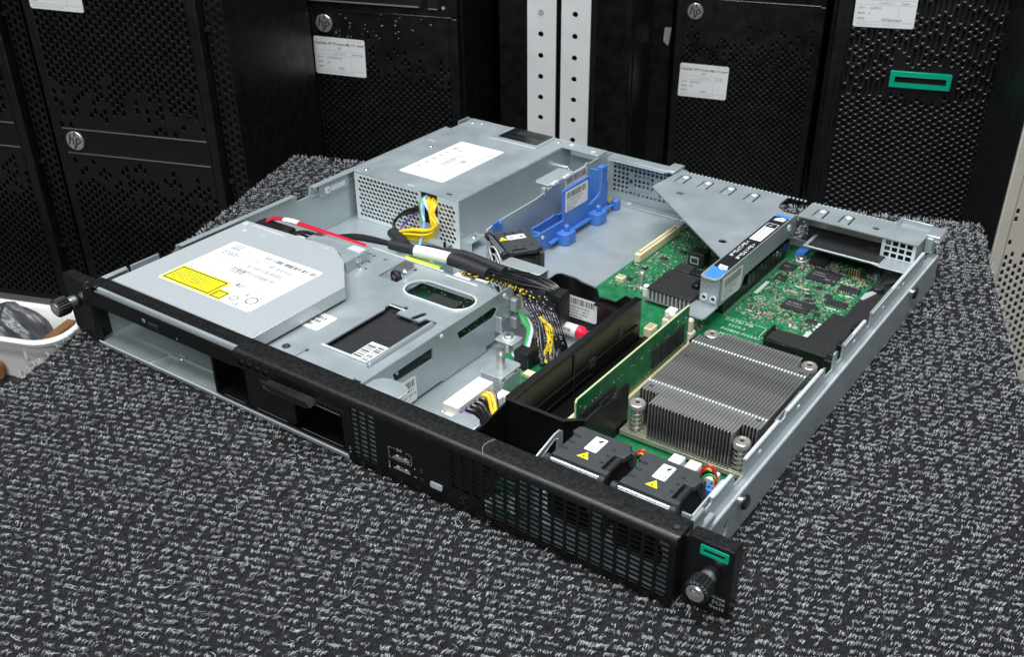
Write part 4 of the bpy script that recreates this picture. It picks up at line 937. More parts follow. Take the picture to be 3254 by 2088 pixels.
# ---- blue card holder
BP='blue_plastic'
b=MB(FYZ); b.poly([(268,3),(384,3),(384,10),(380,12),(380,28),(378,29),(378.2,43.4),(370,43.4),(369.5,26),(366,20.5),(351,17),(350.6,43),(312,42.4),(312.6,17.4),(277,17.8),(268,20)],165.8,167.8,BP); bh=part('card_holder', b, None, 'blue plastic expansion card holder', bevel=.35)
b=MB(FYZ); b.poly([(284,3),(384,3),(384,12),(359,14),(358,36),(350,30),(345,17.6),(322,16.6),(316,19),(310,18.2),(284,18.4)],156.2,157.8,BP); part('back_rail', b, bh, bevel=.3)
b=MB(); b.box(157.8,366,3,165.8,368,42,BP); b.box(157.8,284,3,165.8,286,16,BP); b.box(157.8,340,3,165.8,342,16,BP); b.box(162,370,41,166,378,43,BP,.4); part('cross_web', b, bh, bevel=.3)
for y in (309.5,357):
    b=MB(); b.poly([(167.8,y-8),(176,y-8),(178.5,y-5),(178.5,y+5),(176,y+6),(167.8,y+6)],1.4,11,BP); b.cyl(172.6,y+.6,11,16,2.3,BP,16,cham=.9); part('locating_pin', b, bh, bevel=.5)
for y0,y1 in ((290,301),(317,348),(364,384)):
    b=MB(); b.box(167.8,y0,6,172,y1,7.6,BP,.4); part('rail_shelf', b, bh)
b=MB(); b.box(168,385,1.4,174,392,10,BP,.6); b.box(165,380,9,170,388,11.6,'gold',.4); part('end_clip', b, bh)
b=MB(); b.box(151,241,29,152.4,249,36.6,BP,.4); b.box(151,247,29,155,249,36,BP,.4); part('end_hook', b, bh)
b=MB((Vector((167.9,314.5,23)),Vector((0,1,0)),Vector((0,0,1)),Vector((1,0,0)))); b.poly(rrect(0,0,33,17.6,1.5,3),0,.16,'label_white'); b.barcode(2.5,11,30.5,16,'label_print',.22,34); b.text('CT: RBUAB0TDLN0009',2,8.2,2.3,'label_print',.22); b.text('P/N: P06675-001  REV A',2,5.6,2.1,'label_print',.22); b.text('MADE IN CHINA',2,3.2,2.1,'label_print',.22); b.text('QMRPY7R1-001',2,.8,2.1,'label_print',.22); part('holder_label', b, bh)
b=MB(FYZ); b.cyl(283,14,167.8,168.6,1.5,'steel_edge',12); part('rivet', b, bh)

# ---- fans
def fan(fr, label, wide=36.5, dep=31.0, top=40.8, grille=False, hrot=0, lab_rot=False):
    FP='fan_plastic'; w,d=wide,dep
    b=MB(fr); z1=top
    b.poly([(2,2),(w-2,2),(w-2,5.5),(w-7.6,5.5),(w-7.6,d-12),(w-2,d-12),(w-1,d-6),(w-4,d-2.4),(w-4,d),(3,d),(1,d-1),(0,d-6),(2.6,d-8),(2.6,8),(2,6)],z1-3,z1,FP)
    for y in (9,15.4,21.6): b.box(3.2,y,z1,6.6,y+1.4,z1+.5,'dark_rubber'); b.box(w-10.6,y,z1,w-8.6,y+1.4,z1+.5,'dark_rubber')
    fo=part('fan_module', b, None, label, bevel=.4)
    b=MB(fr); b.fr=(fr[0],fr[1],fr[3],-fr[2])      # ring housing: circle opening seen along the depth
    R0=min(w,z1)/2-1.9
    for zz in (0,-(d-3)): b.poly(rrect(1,2,w-1,z1-3,1.5,2),zz-3,zz,FP if zz else 'black_plastic',holes=[circ(w/2,z1/2,R0,28)])
    b.ring(w/2,z1/2,-(d-1),-1,R0,R0+1.6,'black_plastic',28); part('housing', b, fo)
    b=MB((fr[0],fr[1],fr[3],-fr[2])); b.cyl(w/2,z1/2,-16,-2,7.5,'black_plastic',20,cham=1); part('hub', b, fo)
    for k in range(7):
        a=2*math.pi*k/7; ca,sa=math.cos(a),math.sin(a); b=MB((fr[0],fr[1],fr[3],-fr[2])); cx,cz=w/2,z1/2
        P0=[(7.3,-1.6,-4),(7.3,2.4,-14),(R0-.6,4.8,-14),(R0-.6,-2.6,-4)]
        q=[b.P(cx+r*ca-t*sa,cz+r*sa+t*ca,y) for r,t,y in P0]; q2=[b.P(cx+r*ca-t*sa,cz+r*sa+t*ca,y-.8) for r,t,y in P0]
        b.F(q,'black_plastic'); b.F(q2[::-1],'black_plastic')
        for i in range(4): b.F([q[i],q[(i+1)%4],q2[(i+1)%4],q2[i]],'black_plastic')
        part('blade', b, fo)
    b=MB(fr)       # pull rod in rubber ends, across the front top edge, and one along the side
    A=Vector((2.5,-1.0,z1-.8)); B_=Vector((w-2,-1.0,z1-.8)); b.tube([tuple(A),tuple(B_)],1.3,'bright_zinc',12,smooth=0); part('pull_rod', b, fo)
    for x in (1.6,w-2.6):
        b=MB((fr[0],fr[2],fr[3],fr[1])); b.cyl(-1.0,z1-1.6,x-1.6,x+2.0,2.9,'dark_rubber',18,cham=.5); part('rubber_mount', b, fo)
    b=MB(fr); b.tube([(w-4.6,4,z1-2.2),(w-4.6,d-12,z1-2.2)],2.0,'dark_rubber',12,smooth=0); part('rubber_mount', b, fo)
    if lab_rot: lf=(fr[0]+fr[1]*(w*.42)+fr[2]*(9.0)+fr[3]*(z1+.05), fr[2], -fr[1], fr[3]); W2,H2=13.5,7.2; tx=(-6.5,-7.2)
    else: lf=(fr[0]+fr[1]*(13.2)+fr[2]*(14.4)+fr[3]*(z1+.05), fr[1], fr[2], fr[3]); W2,H2=7.4,12.8; tx=(-.3,-7.4)
    b=MB(lf); b.poly(rrect(0,0,W2,H2,.8,3),0,.14,'label_white')
    if lab_rot: b.quad(W2*.5-.08,.3,W2*.5+.08,H2-.3,.18,'label_grey'); b.poly([(8.2,2.4),(11,4.6),(12.4,4.0),(10.4,2.2)],.14,.19,'label_print'); b.quad(1.6,2,4.8,4.6,.18,'label_grey')
    else:
        b.quad(.3,H2*.5-.08,W2-.3,H2*.5+.08,.18,'label_grey'); b.text('1',.8,H2*.5+2.4,1.9,'label_print',.18); b.text('2',.8,3.4,1.9,'label_print',.18)
        b.poly([(3.2,9.2),(4.6,11),(6,11.2),(5.4,9.4),(4.6,8.4)],.14,.19,'label_print'); b.poly([(4.6,7.2),(6.2,7.6),(6,8.8),(5,8.2)],.14,.19,'wire_blue'); b.poly(rrect(3,1.4,6.2,4.6,.4,1),.14,.18,'label_print'); b.poly(rrect(3.3,1.7,5.9,4.3,.3,1),.18,.2,'label_white'); b.text('x',3.9,2.2,2.4,'label_print',.24)
    part('fan_label', b, fo)
    b=MB((lf[0]+lf[1]*tx[0]+lf[2]*tx[1],lf[1],lf[2],lf[3]))
    if lab_rot: b.fr=(lf[0]+lf[1]*(-7.4)+lf[2]*(0.2),lf[1],lf[2],lf[3])
    b.poly([(0,0),(8,0),(4,6.6)],0,.14,'label_print'); b.poly([(.5,.3),(7.5,.3),(4,6.0)],.14,.18,'label_yellow'); b.text('x',2.9,1.0,3.6,'label_print',.22,bold=True); part('warning_label', b, fo)
    return fo
ff1=fan((Vector((347.8,22.6,.2)),)+FXY[1:], 'front fan module nearer the black air shroud')
ff2=fan((Vector((387.8,22.0,.2)),)+FXY[1:], 'front fan module beside the right case wall')
rf=fan(frame((164.6,220.0,1.4),(.828,-.561,0),(.561,.828,0)), 'rear fan module set at an angle', 38, 28, 38.8, lab_rot=True)
b=MB(frame((164.6-2.2*.561,220.0-2.2*.828,1.4),(.828,-.561,0),(0,0,1)))     # wire guard on the fan's open side
for r in (6,11.5,17): b.ring(19,19,0,1.0,r-.45,r+.45,'steel_edge',28)
for k in range(6): a=math.pi*k/3+.3; b.tube([(19+5*math.cos(a),19+5*math.sin(a),.5),(19+17.5*math.cos(a),19+17.5*math.sin(a),.5)],.6,'steel_edge',6,smooth=0)
part('finger_guard', b, rf)
for k,(m_,dx) in enumerate((('wire_blue',0),('wire_red',1.2),('wire_yellow',2.4),('wire_black',-1.2))):
    lead_obj('fan_lead', [(203+dx*.3,214,20),(210+dx,208,22),(217+dx,203.4,20),(221+dx,201.6,12),(222+dx,201,5)],.65,m_)
for fx,fy in ((384.5,47),(419,55)):
    for k,(m_,dx) in enumerate((('wire_red',0),('wire_yellow',-1.2),('wire_black',1.3),('wire_green',2.2))):
        lead_obj('fan_lead', [(fx-5+dx*.3,fy+3,24),(fx-3.4+dx*.5,fy+7,34-k),(fx+1+dx*.8,fy+9-k*.5,38.4-k*1.3),(fx+5+dx*.6,fy+8,33-k),(fx+6,fy+6,22),(fx+6,fy+11,12)],.95,m_)
b=MB(); b.box(337.6,17.4,36,426,19.2,40.6,'steel_edge',.6); b.box(337.6,19.8,1.2,426,20.6,4,ST); ft=part('fan_tray', b, None, 'folded steel tray that holds the two front fans')
b=MB(FYZ); b.poly([(20,1.2),(50,1.2),(50,36),(47,38.5),(42,38.5),(24,34),(20,30)],339.2,340.2,ST,holes=[[(30,6),(45,6),(45,34),(42,35.4),(30,31.6)]]); part('tray_cheek', b, ft, bevel=.4)
b=MB(FYZ); b.poly([(24.6,1.2),(60,1.2),(60,37),(57,38.2),(24.6,37.2)],428.9,429.9,ST); part('tray_cheek', b, ft, bevel=.4)
b=MB(); b.box(424.4,24.2,3,430,25.4,38,ST,.3); part('tray_corner', b, ft)

# ---- steel bits and power plug in front of the cage wall
b=MB(); b.box(256.6,51,2,268,85.2,22,'white_plastic',.5); b.box(254.8,51,1.4,256.6,53.5,15,'white_plastic',.4); wp=part('power_plug', b, None, 'large white power plug with a bundle of leads')
b=MB(); b.box(259,48.6,13,267,51,16.6,'white_plastic',.4); part('plug_latch', b, wp)
for k in range(14):
    m_='wire_yellow' if k in (10,11) else ('wire_violet' if k==0 else 'wire_black'); y=54+(k%7)*4.3; z_=17.5-(k//7)*6
    if k in (10,11): y=74+(k-10)*3; z_=18.5
    lead_obj('plug_lead', [(267.6,y,z_),(271.5,y+.8,z_-.4),(276+R_.uniform(-1,1),y+(66-y)*.25,z_-4+R_.uniform(-1,1)),(281,y+(62-y)*.5,z_-9),(286,66+R_.uniform(-5,5),4)],1.3,m_,parent=wp)
for q in ((269,86,4,277,92,14),(272,80,8,276,84,16)):
    b=MB(); b.box(*q,'white_plastic',.6); part('white_clip', b)
b=MB(); b.poly(rrect(251.4,92.4,268.2,114,2.5,4),18.8,20,ST); b.box(252,92.4,1.2,267.6,93.6,19,ST,.5); b.box(267.2,94,1.2,268.2,113,17,ST,.4); b.box(252.5,113,1.2,255,114,19,ST); sb=part('standoff_bracket', b, None, 'folded steel bracket with an upright post', bevel=.6)
b=MB(); b.cyl(260,103.4,20,28,2.7,'nickel',18); b.cyl(260,103.4,28,31,2.7,'nickel',18,r2=1.7,cham=.4); part('post', b, sb)
def big_screw(x,y,z,parent=None):
    b=MB(); b.ring(x,y,z-.8,z,1.5,4.4,'steel_edge'); b.cyl(x,y,z,z+2.6,3.6,'bright_zinc',20,cham=.6); b.box(x-2,y-.4,z+2.58,x+2,y+.4,z+2.7,'label_print'); b.box(x-.4,y-2,z+2.58,x+.4,y+2,z+2.7,'label_print'); return part('board_screw', b, parent)
b=MB(); b.poly(rrect(228,139,242.5,151,1.5,3),11.4,12.4,ST); b.box(223,147,12.4,228,148,24,ST); b.cyl(235.5,145,1.2,11.4,3,'nickel',16); sc=part('screw_tab', b, None, None, bevel=.2); big_screw(235.6,145,13.0,sc)
for z0,z1 in ((20.6,30),(8,16.5)):
    b=MB(); b.box(223,163,z0,228,171,z1,ST,.8); b.box(223.6,169.8,z0+.8,229.6,172.4,z1+.8,'cream_plastic',.6); part('cable_clip', b, cg)
# green front port board
b=MB(); b.poly([(239,137),(256,141),(284,141),(284,92),(270,92),(268,116),(262,118),(262,124),(240,131)],5,6.6,'pcb_green',side='pcb_edge'); fb=part('front_port_board', b, None, 'small green circuit board beside the black shroud')
big_screw(247,139.5,7.4,fb)
b=MB(); b.box(251,139,6.6,262,150,16,'black_plastic',.5); b.box(253,126,6.6,264,139,19,'black_plastic',.6); 
for k in range(4):
    for j in range(2): b.box(253+k*2.2,143+j*2.6,16,253.7+k*2.2,143.7+j*2.6,17.6,'gold')
part('header_socket', b, fb)
b=MB(); b.box(264,120,6.6,270,126,8.6,'cream_plastic'); b.text('USB/LED',258,121,2.0,'silkscreen',6.65)
for k in range(26): x=R_.uniform(266,282); y=R_.uniform(95,138); b.box(x,y,6.6,x+R_.uniform(.5,1.4),y+.7,7.2,R_.choice(('solder','silkscreen','chip_black','ceramic_tan')))
part('board_parts', b, fb, kind='stuff')
for k,(m_,dx) in enumerate((('wire_green',0),('wire_white',4),('wire_blue',2),('wire_green',1))):
    lead_obj('fine_lead', [(229,166,20),(238+dx,160-k,22-k*.8),(246+dx*.8,152,21-k),(253+dx*.6,141,20),(256+dx*.7,134,18.8)],.95,m_)
b=MB(frame((247,181,9),(1,-.1,0),(0,0,1))); b.fr=(Vector((247,183,9)),Vector((0,1,0)),Vector((0,0,1)),Vector((1,0,0))); b.cyl(0,0,0,18,4.4,'white_plastic',20); ba=part('capped_cylinder', b, None, 'white cylinder with red end cap')
b=MB((Vector((265,183,9)),Vector((0,1,0)),Vector((0,0,1)),Vector((1,0,0)))); b.cyl(0,0,0,3.4,4.6,'red_cap',20); b.cyl(0,0,3.4,7,4.6,'red_cap',20,r2=2.6,cham=.6); part('red_cap', b, ba)
b=MB(frame((248,177.95,8.4),(1,0,0),(0,0.35,1))); b.text('64MB',6,1.6,3.2,'label_print',.15,align='L'); b.text('CA2',8,-2.2,3.0,'label_print',.15); part('cylinder_print', b, ba)

# ---- black air shroud
SH='shroud_plastic'
b=MB(); b.poly([(297,57),(302.6,56),(302.6,200),(297.2,200)],36.6,38.4,SH); b.box(300.4,56.6,2,302.4,200,36.7,SH); b.box(297.2,60,30,298.4,198,36.7,SH); b.box(299.4,110,12,300.6,198,24,SH)
b.fr=FYZ; b.fr=FXY
sh=part('air_shroud', b, None, 'black plastic air shroud around the memory slots', bevel=.4)
b=MB(FYZ); b.box(62,20,302.4,196,21.2,303.6,'black_plastic',.3); b.box(62,12,302.4,140,13,303.4,'black_plastic',.3); b.box(118,3,302.4,119.2,36,303.4,'black_plastic',.3); b.box(136,17,302.4,143,23,303.2,'label_print'); b.box(172,22,302.4,175,29,303.2,'label_print'); part('shroud_rib', b, sh)
b=MB((Vector((0,0,0)),)+FXY[1:]); b.poly([(299,54.6),(336.4,54.6),(345.4,62),(345.4,63.6),(335.6,56.2),(299,56.2)],2,38,SH); b.poly([(299,54.2),(336.8,54.2),(346,61.6),(346,64),(335.4,56.8),(299,56.8)],38,38.5,'black_plastic'); part('shroud_front', b, sh)
b=MB(FYZ); b.poly([(62,6),(108.6,6),(108.6,37.2),(106,38.4),(94,38.4),(92.6,36.6),(82,36.6),(80,38.2),(62,38.2)],345,346.6,'black_plastic'); b.box(80,33,343.4,90,38.6,345,'black_plastic',.5); part('shroud_divider', b, sh, bevel=.3)
b=MB(FXZ); b.fr=(Vector((0,199,0)),)+FXZ[1:]; b.poly([(236,2),(297.4,2),(297.4,36.6),(290,36.6),(283,30),(270,30),(268,35.6),(256,37),(252,38.4),(240,38.4),(236,37)],-1.6,0,SH); part('shroud_rear', b, sh, bevel=.4)
b=MB(); b.box(236,186,2,237.6,199,37.6,SH,.4); part('shroud_end', b, sh)
b=MB(); b.box(270,193,26,297,199,27.4,SH,.4); part('shroud_shelf', b, sh)
b=MB(); b.poly([(284,150),(297,146),(297,196),(288,196)],8,9.2,'dark_rubber'); part('shroud_floor_or_shade', b, sh)
b=MB((Vector((245.6,198.9,8.6)),)+FXZ[1:]); b.poly(rrect(0,0,24,16.4,2,3),0,.2,'label_white'); b.barcode(2,10.6,22.4,15,'label_print',.25,30); b.text('BUAA01DLDG023',1,7.8,2.2,'label_print',.25,bold=True); b.text('P09624-001   REV A',1,5.4,2.0,'label_print',.25,bold=True); b.text('MADE IN CHINA',1,3.0,2.1,'label_print',.25,bold=True); b.text('QM07880-001',1,.8,2.0,'label_print',.25,bold=True); part('shroud_label', b, sh)
b=MB(); b.poly([(303.6,16.6),(304.8,16.6),(300.4,54.6),(299.2,54.6)],2,37,SH); b.poly([(303,16.6),(339,16.6),(339,54.4),(299.4,54.4)],2,3,'gloss_black'); part('shroud_apron', b, sh)
# things seen through the front grille
b=MB(); b.box(324,3,8,344,18,9.4,'pcb_green'); b.box(326,6,20,336,14,21.4,'pcb_green'); b.box(300,2.6,3,322.6,3.2,38,'mylar_black')
for k in range(60): x=R_.uniform(324,340); y=R_.uniform(4,14); b.box(x,y,9.4,x+R_.uniform(.8,4),y+R_.uniform(.6,2),10+R_.uniform(0,6),R_.choice(('solder','silkscreen','white_plastic','chip_black','pcb_green')))
part('button_board', b)
b=MB(); b.fr=(Vector((0,9,0)),)+FXZ[1:]; b.poly([(341,1.3),(429,1.3),(429,37),(341,37)],-.8,0,ST,holes=[circ(366.2,20.6,17.6,30),circ(406.2,20.6,17.6,30)]); part('tray_front', b, ft)

# ---- motherboard
b=MB(); b.poly([(239.5,205),(303.5,205),(303.5,62),(347,62),(347,79),(427.5,79),(427.5,262),(404.6,268),(404.6,396),(239.5,396)],6.4,8,'pcb_green',side='pcb_edge'); mb_=part('motherboard', b, None, 'green main circuit board')
def chip(x0,y0,x1,y1,h,m='chip_black',z=8.0,pins=0,label=None,name='chip',mark=()):
    b=MB(); b.box(x0,y0,z,x1,y1,z+h,m,.15)
    if pins:
        n=pins
        for k in range(n):
            x=x0+(x1-x0)*(k+.5)/n; b.box(x-.25,y0-.9,z,x+.25,y0,z+h*.5,'solder'); b.box(x-.25,y1,z,x+.25,y1+.9,z+h*.5,'solder')
    for t,x,y,s_ in mark: b.text(t,x,y,s_,'label_grey',z+h+.04)
    return part(name, b, mb_)
chip(361,294,380.5,309,1.6,mark=(('ALTERA',363,302,3),('5M1270ZF256',363,298.5,2.2)))
chip(358.5,346,380,365,1.8,mark=(('BCM5720',361,353,2.6),('A0KFBG',361,357,2.4),('BD G',372,349,3.4)))
chip(335.8,350,346,362,1.4,mark=(('5G',338,354,3.4),)); chip(340,332,348,340,1.2,mark=(('A',342,334,3),))
for y in (342.5,317): chip(385,y,400,y+6.4,1.9,pins=8)
chip(369,318,374,322,1.2,pins=3); chip(378,303,384,308,1.2,pins=3); chip(372,312,378,315,1.2,pins=4); chip(381,325,386,330,1.2,pins=3); chip(384,284,392,289,1.2,pins=4); chip(385,296,389,300,1.2); chip(371,334,375,339,1.1)
for x,y in ((255,312),(262,330),(250,268),(290,340),(296,356),(276,306),(270,290)): chip(x,y,x+5,y+4.5,1.2,pins=4)
b=MB(); b.box(241,298,8,246.4,362,14.8,'cream_plastic',.6); b.box(242.6,301,14.8,244.8,359,15.6,'gold'); b.box(242.9,302,15.2,244.5,358,15.9,'cream_plastic'); part('mezzanine_socket', b, mb_)
b=MB()      # chipset cooler: flat black top over grey fins
b.box(281,245.5,19.2,316,281,20.6,'mylar_black',.4); b.box(279.4,246,10,317,280,11.2,'fin_aluminium',.3); ck=part('chipset_cooler', b, mb_)
for k in range(11):
    b=MB(); x=282+k*3.1; b.box(x,246,11.2,x+1.0,280,19.2,'lamp_clear'); part('cooler_fin', b, mb_)
b=MB(); b.box(297,280.4,19.6,308,288,22.4,'black_plastic',.5); b.box(307,262,20.6,312,272,24,'gloss_black',.8); part('cooler_clip', b, mb_)
for x,y in ((281,285),(277,316)): 
    b=MB(); b.box(x,y,8,x+13,y+12,19.4,'chip_black',.5); b.box(x+2,y-.1,10.5,x+9,y+.2,16.5,'lamp_clear'); b.box(x+3,y-.2,11.5,x+8,y,15,'label_print'); b.box(x+1,y+1,19.4,x+12,y+11,19.6,'dark_rubber'); part('power_choke', b, mb_)
b=MB(); b.cyl(266,266,8,19,2.7,'bright_zinc',18); b.cyl(266,266,19,20.4,2.3,'nickel',18,cham=.4); b.ring(266,266,8,8.4,2.7,4.4,'solder'); part('standoff', b, mb_)
b=MB(); b.cyl(275.5,256,8,14,2.6,'white_plastic',14); b.cyl(275.5,256,14,16.4,2.2,'white_plastic',14,cham=.6); part('push_pin', b, mb_)
big_screw(344.5,373,8.8,mb_)
for x0,y0,x1,y1,h,m_ in ((246,262,252.6,268,12,'cream_plastic'),(303,203,309,212,15.5,'cream_plastic'),(310.5,214,317,228,19.5,'ivory_plastic'),(252,290,256,294,10,'chip_black'),(340,196,352,205,22,'black_plastic')):
    b=MB(); b.box(x0,y0,8,x1,y1,h,m_,.5); b.box(x0+1,y0+1,h,x1-1,y1-1,h+.1,'ceramic_tan' if m_!='black_plastic' else 'chip_black')
    if m_=='ivory_plastic': b.box(x0,y0+3,h,x1,y1-3,h+5,'white_plastic',.8)
    part('header_socket', b, mb_)
b=MB()     # riser slot under the bracket
b.box(318,262,8,332,372,17,'black_plastic',.5); b.box(320,300,17,331,374,28,'black_plastic',.4); rs_=part('riser_slot', b, mb_)
for k in range(11):
    b=MB(); b.box(332,296+k*6.8,16,334.6,301.6+k*6.8,24.5,'gloss_black',.6); part('slot_rib', b, mb_)
b=MB()
for k in range(62): b.box(333.4,262+k*1.75,8,334.6,262.7+k*1.75,8.7,'solder')
part('slot_pins', b, mb_, kind='stuff')
# silkscreen writing
b=MB((Vector((336,232,8.05)),Vector((1,0,0)),Vector((0,1,0)),Vector((0,0,1)))); b.fr=(Vector((328,247,8.05)),Vector((.0,-1,0)),Vector((1,0,0)),Vector((0,0,1)))
b.fr=FXY; zt=8.06
for t,x,y,s_ in (('DATRI MB',337,256.6,4.6),('Y019-3',342,250,4.4),('P00830-0025A1',340,243.4,4.4),('MADE IN CHINA',342,236.2,4.6)): b.text(t,x,y,s_,'silkscreen',zt)
for q in (((335.5,233.6),(379,234)),((379,233.6),(379.4,247.6)),((366,247.4),(379.4,247.8)),((366,247.4),(366.4,261)),((335.5,260.8),(366.4,261.2))): b.quad(q[0][0],q[0][1],q[1][0],q[1][1],zt,'silkscreen')
b.ring(344,298.5,8,zt,3.6,4.1,'silkscreen',24); b.text('HF',344,297,3.6,'silkscreen',zt,align='C',bold=True); b.quad(336.6,304,339.4,326,zt,'silkscreen')
for x,y in ((345,277),(388,336),(387,312),(380,355),(352,321),(357,330)): b.quad(x,y,x+11,y+1.5,zt,'silkscreen')
for k in range(9): b.quad(392+(k%3)*3,277+k//3*4.2,394.2+(k%3)*3,280+k//3*4.2,zt,'label_white')
b.poly(rrect(376,272,382,276,.2,1),8,zt,'label_white'); b.poly(rrect(390,262,400,275,.2,1),8,zt,'silkscreen')
part('silkscreen_print', b, mb_, kind='stuff')
R_=random.Random(77); b=MB()   # hundreds of tiny soldered parts
zones=((336,270,402,342,1050),(338,342,400,380,620),(350,355,403,386,240),(241,255,300,395,1000),(304,200,330,245,160),(342,262,362,296,120),(346,205,376,232,60),(404,205,426,262,60))
avoid=((361,294,380.5,309),(358.5,346,380,365),(335.8,350,346,362),(385,342,400,349.5),(385,316,400,324),(241,298,247,362),(279,245,317,281),(336,232,380,262),(338,293,350,304),(336,303,340,327))
for x0,y0,x1,y1,n in zones:
    for k in range(n):
        x=R_.uniform(x0,x1); y=R_.uniform(y0,y1)
        if any(a<x<c and b0<y<d for a,b0,c,d in avoid): continue
        t=R_.random()
        if t<.62:
            w,h=R_.choice(((1.6,.8),(.8,1.6),(1.0,.5),(.5,1.0),(1.2,1.2))); m_=R_.choice(('ceramic_tan','chip_black','chip_black','chip_black','ceramic_tan','solder')); zt=8+R_.uniform(.4,.8)
            b.box(x,y,8,x+w,y+h,zt,m_)
            if w>h: b.box(x-.35,y,8,x,y+h,8.4,'solder'); b.box(x+w,y,8,x+w+.35,y+h,8.4,'solder')
            else: b.box(x,y-.35,8,x+w,y,8.4,'solder'); b.box(x,y+h,8,x+w,y+h+.35,8.4,'solder')
        elif t<.8: b.quad(x,y,x+R_.uniform(.5,2.6),y+R_.choice((.25,.35,.8)),8.05,'silkscreen')
        elif t<.95:
            w=R_.uniform(.4,.8); b.box(x,y,8,x+w,y+w,8.3,'solder')
        else:
            for q in range(4): b.box(x+q*.9,y,8,x+q*.9+.4,y+1.6,8.35,'solder')
for k in range(520):
    x=R_.uniform(241,403); y=R_.uniform(204,394); l=R_.uniform(4,22)
    if any(a-1<x<c+1 and b0-1<y<d+1 for a,b0,c,d in avoid) or 300<x<335: continue
    if R_.random()<.5: b.quad(x,y,min(x+l,403.5),y+.28,8.02,'pcb_trace')
    else: b.quad(x,y,x+.28,min(y+l,395),8.02,'pcb_trace')
for k in range(500):
    x=R_.uniform(241,403); y=R_.uniform(204,394); b.quad(x,y,x+.45,y+.45,8.03,R_.choice(('pcb_trace','solder','silkscreen')))
for (x0,y0,n,dx) in ((353,318,8,1.5),(366,276,10,1.35),(372,330,7,1.3),(351,342,6,1.4),(376,262,8,1.3)):
    for k in range(n): b.box(x0+k*dx,y0,8,x0+k*dx+.55,y0+5.2,8.5,'solder')
for k in range(5): b.box(383+k*1.9,368,8,383.6+k*1.9,368.6,15,'gold')
b.box(381,371,8,395,374,11,'chip_black'); b.cyl(401,377,8,12,2.6,'bright_zinc',12); b.box(352,370,8,364,384,14,'chip_black'); b.box(392,380,8,402,390,16,'chip_black'); b.box(337,378,8,344,390,11,'touch_blue')
part('surface_parts', b, mb_, 'tiny soldered components and silkscreen marks', kind='stuff')
for x,y in ((385,86),(395,86),(407,84)):
    b=MB(); b.box(x,y,8,x+7.4,y+8,14,'white_plastic',.5); part('fan_socket', b, mb_)
b=MB(); b.box(412,76,8,421,85,13,'touch_blue',.5)
for i in range(3):
    for j in range(2): b.box(413+i*2.7,77.5+j*3.4,13,414.8+i*2.7,79.8+j*3.4,13.1,'label_print')
part('fan_socket', b, mb_)

b=MB(); b.box(347.2,55.5,2.6,428,78.8,3.6,'mylar_black'); part('front_shade_sheet', b)  # black sheet added for the shade between fans and heat sink
# ---- memory: occupied slot, empty slots
def dimm_slot(x, name='memory_slot'):
    b=MB(); b.box(x-3,68,8,x-.8,210,13.4,'cream_plastic',.4); b.box(x+.8,68,8,x+3,210,13.4,'cream_plastic',.4); b.box(x-.9,70,8,x+.9,208,10.6,'ceramic_tan'); o=part(name, b, mb_)
    return o
dimm_slot(333.6); dimm_slot(320.6)
b=MB(); b.box(303.6,63,8.1,316,204,9.4,SH,.3); part('shroud_floor_or_shade', b, sh)  # black strip added over the board where it lies in shade
for x in (333.6,320.6):
    b=MB(); b.box(x-3,206.6,8,x+3,213,20,'ivory_plastic',.8); b.box(x-2,207.2,20,x+2,211.6,29,'ivory_plastic',1.0); part('memory_latch', b, mb_)
b=MB(FYZ); b.poly([(72,12),(205.4,12),(205.4,41),(73.4,41),(72,39.4)],333.0,334.2,'pcb_green',side='pcb_edge'); dm=part('memory_module', b, None, 'green memory module standing in its slot')
for k in range(4):
    y=158+k*10.4
    b=MB(FYZ); b.box(y,17.5,334.2,y+9,30.5,335.4,'chip_black',.15); part('memory_chip', b, dm)
for k in range(5):
    y=76+k*7.6
    b=MB(FYZ); b.box(y,17.5,334.2,y+6.8,30.5,335.4,'chip_black',.15); part('memory_chip', b, dm)
b=MB(FYZ); R_=random.Random(5)
for k in range(60): y=R_.uniform(74,203); z=R_.choice((15.5,31.4,16.4,32)); b.box(y,z,334.2,y+.8,z+.5,334.6,R_.choice(('solder','gold','ceramic_tan')))
for k in range(120): b.box(75+k*1.05,12.2,334.2,75.6+k*1.05,14.2,334.3,'gold')
for y,z in ((76.5,34.5),(190,36),(200.6,34)): b.cyl(y,z,334.2,334.4,.9,'solder',10)
part('module_parts', b, dm, kind='stuff')

# ---- processor heat sink
b=MB(); b.poly([(347.6,97.5),(425,97.5),(425,201),(347.6,201)],9.4,12.6,'base_aluminium'); b.box(349,98.5,12.6,424,200,13.2,'base_aluminium'); hs=part('heat_sink', b, None, 'finned aluminium processor heat sink with four spring screws', bevel=.3)
def finmesh(y0,y1,name):
    b=MB(FYZ); t=.38
    r=1.5; pr=[(y0,13.2),(y1,13.2),(y1,37-r),(y1-.5,37-.4),(y1-r,37),(y0+r,37),(y0+.5,37-.4),(y0,37-r)]
    b.poly(pr,0,t,'fin_aluminium')
    b.fr=FXY; b.box(t,y0+1.2,36.62,1.62,y1-1.2,37,'fin_aluminium'); 
    for yy in (119,172):
        b.box(.15,yy-1.0,36.9,1.55,yy+1.0,37.8,'steel_edge',.35)
    for yy in (128.5,134,140,146): b.box(.3,yy-.3,36.95,1.0,yy+.3,37.25,'fin_aluminium')
    b.box(t,y0,15,1.2,y0+.15,15.4,'fin_aluminium')
    return b
pitch=1.99; x0=353.2; nF=37; kinds={}
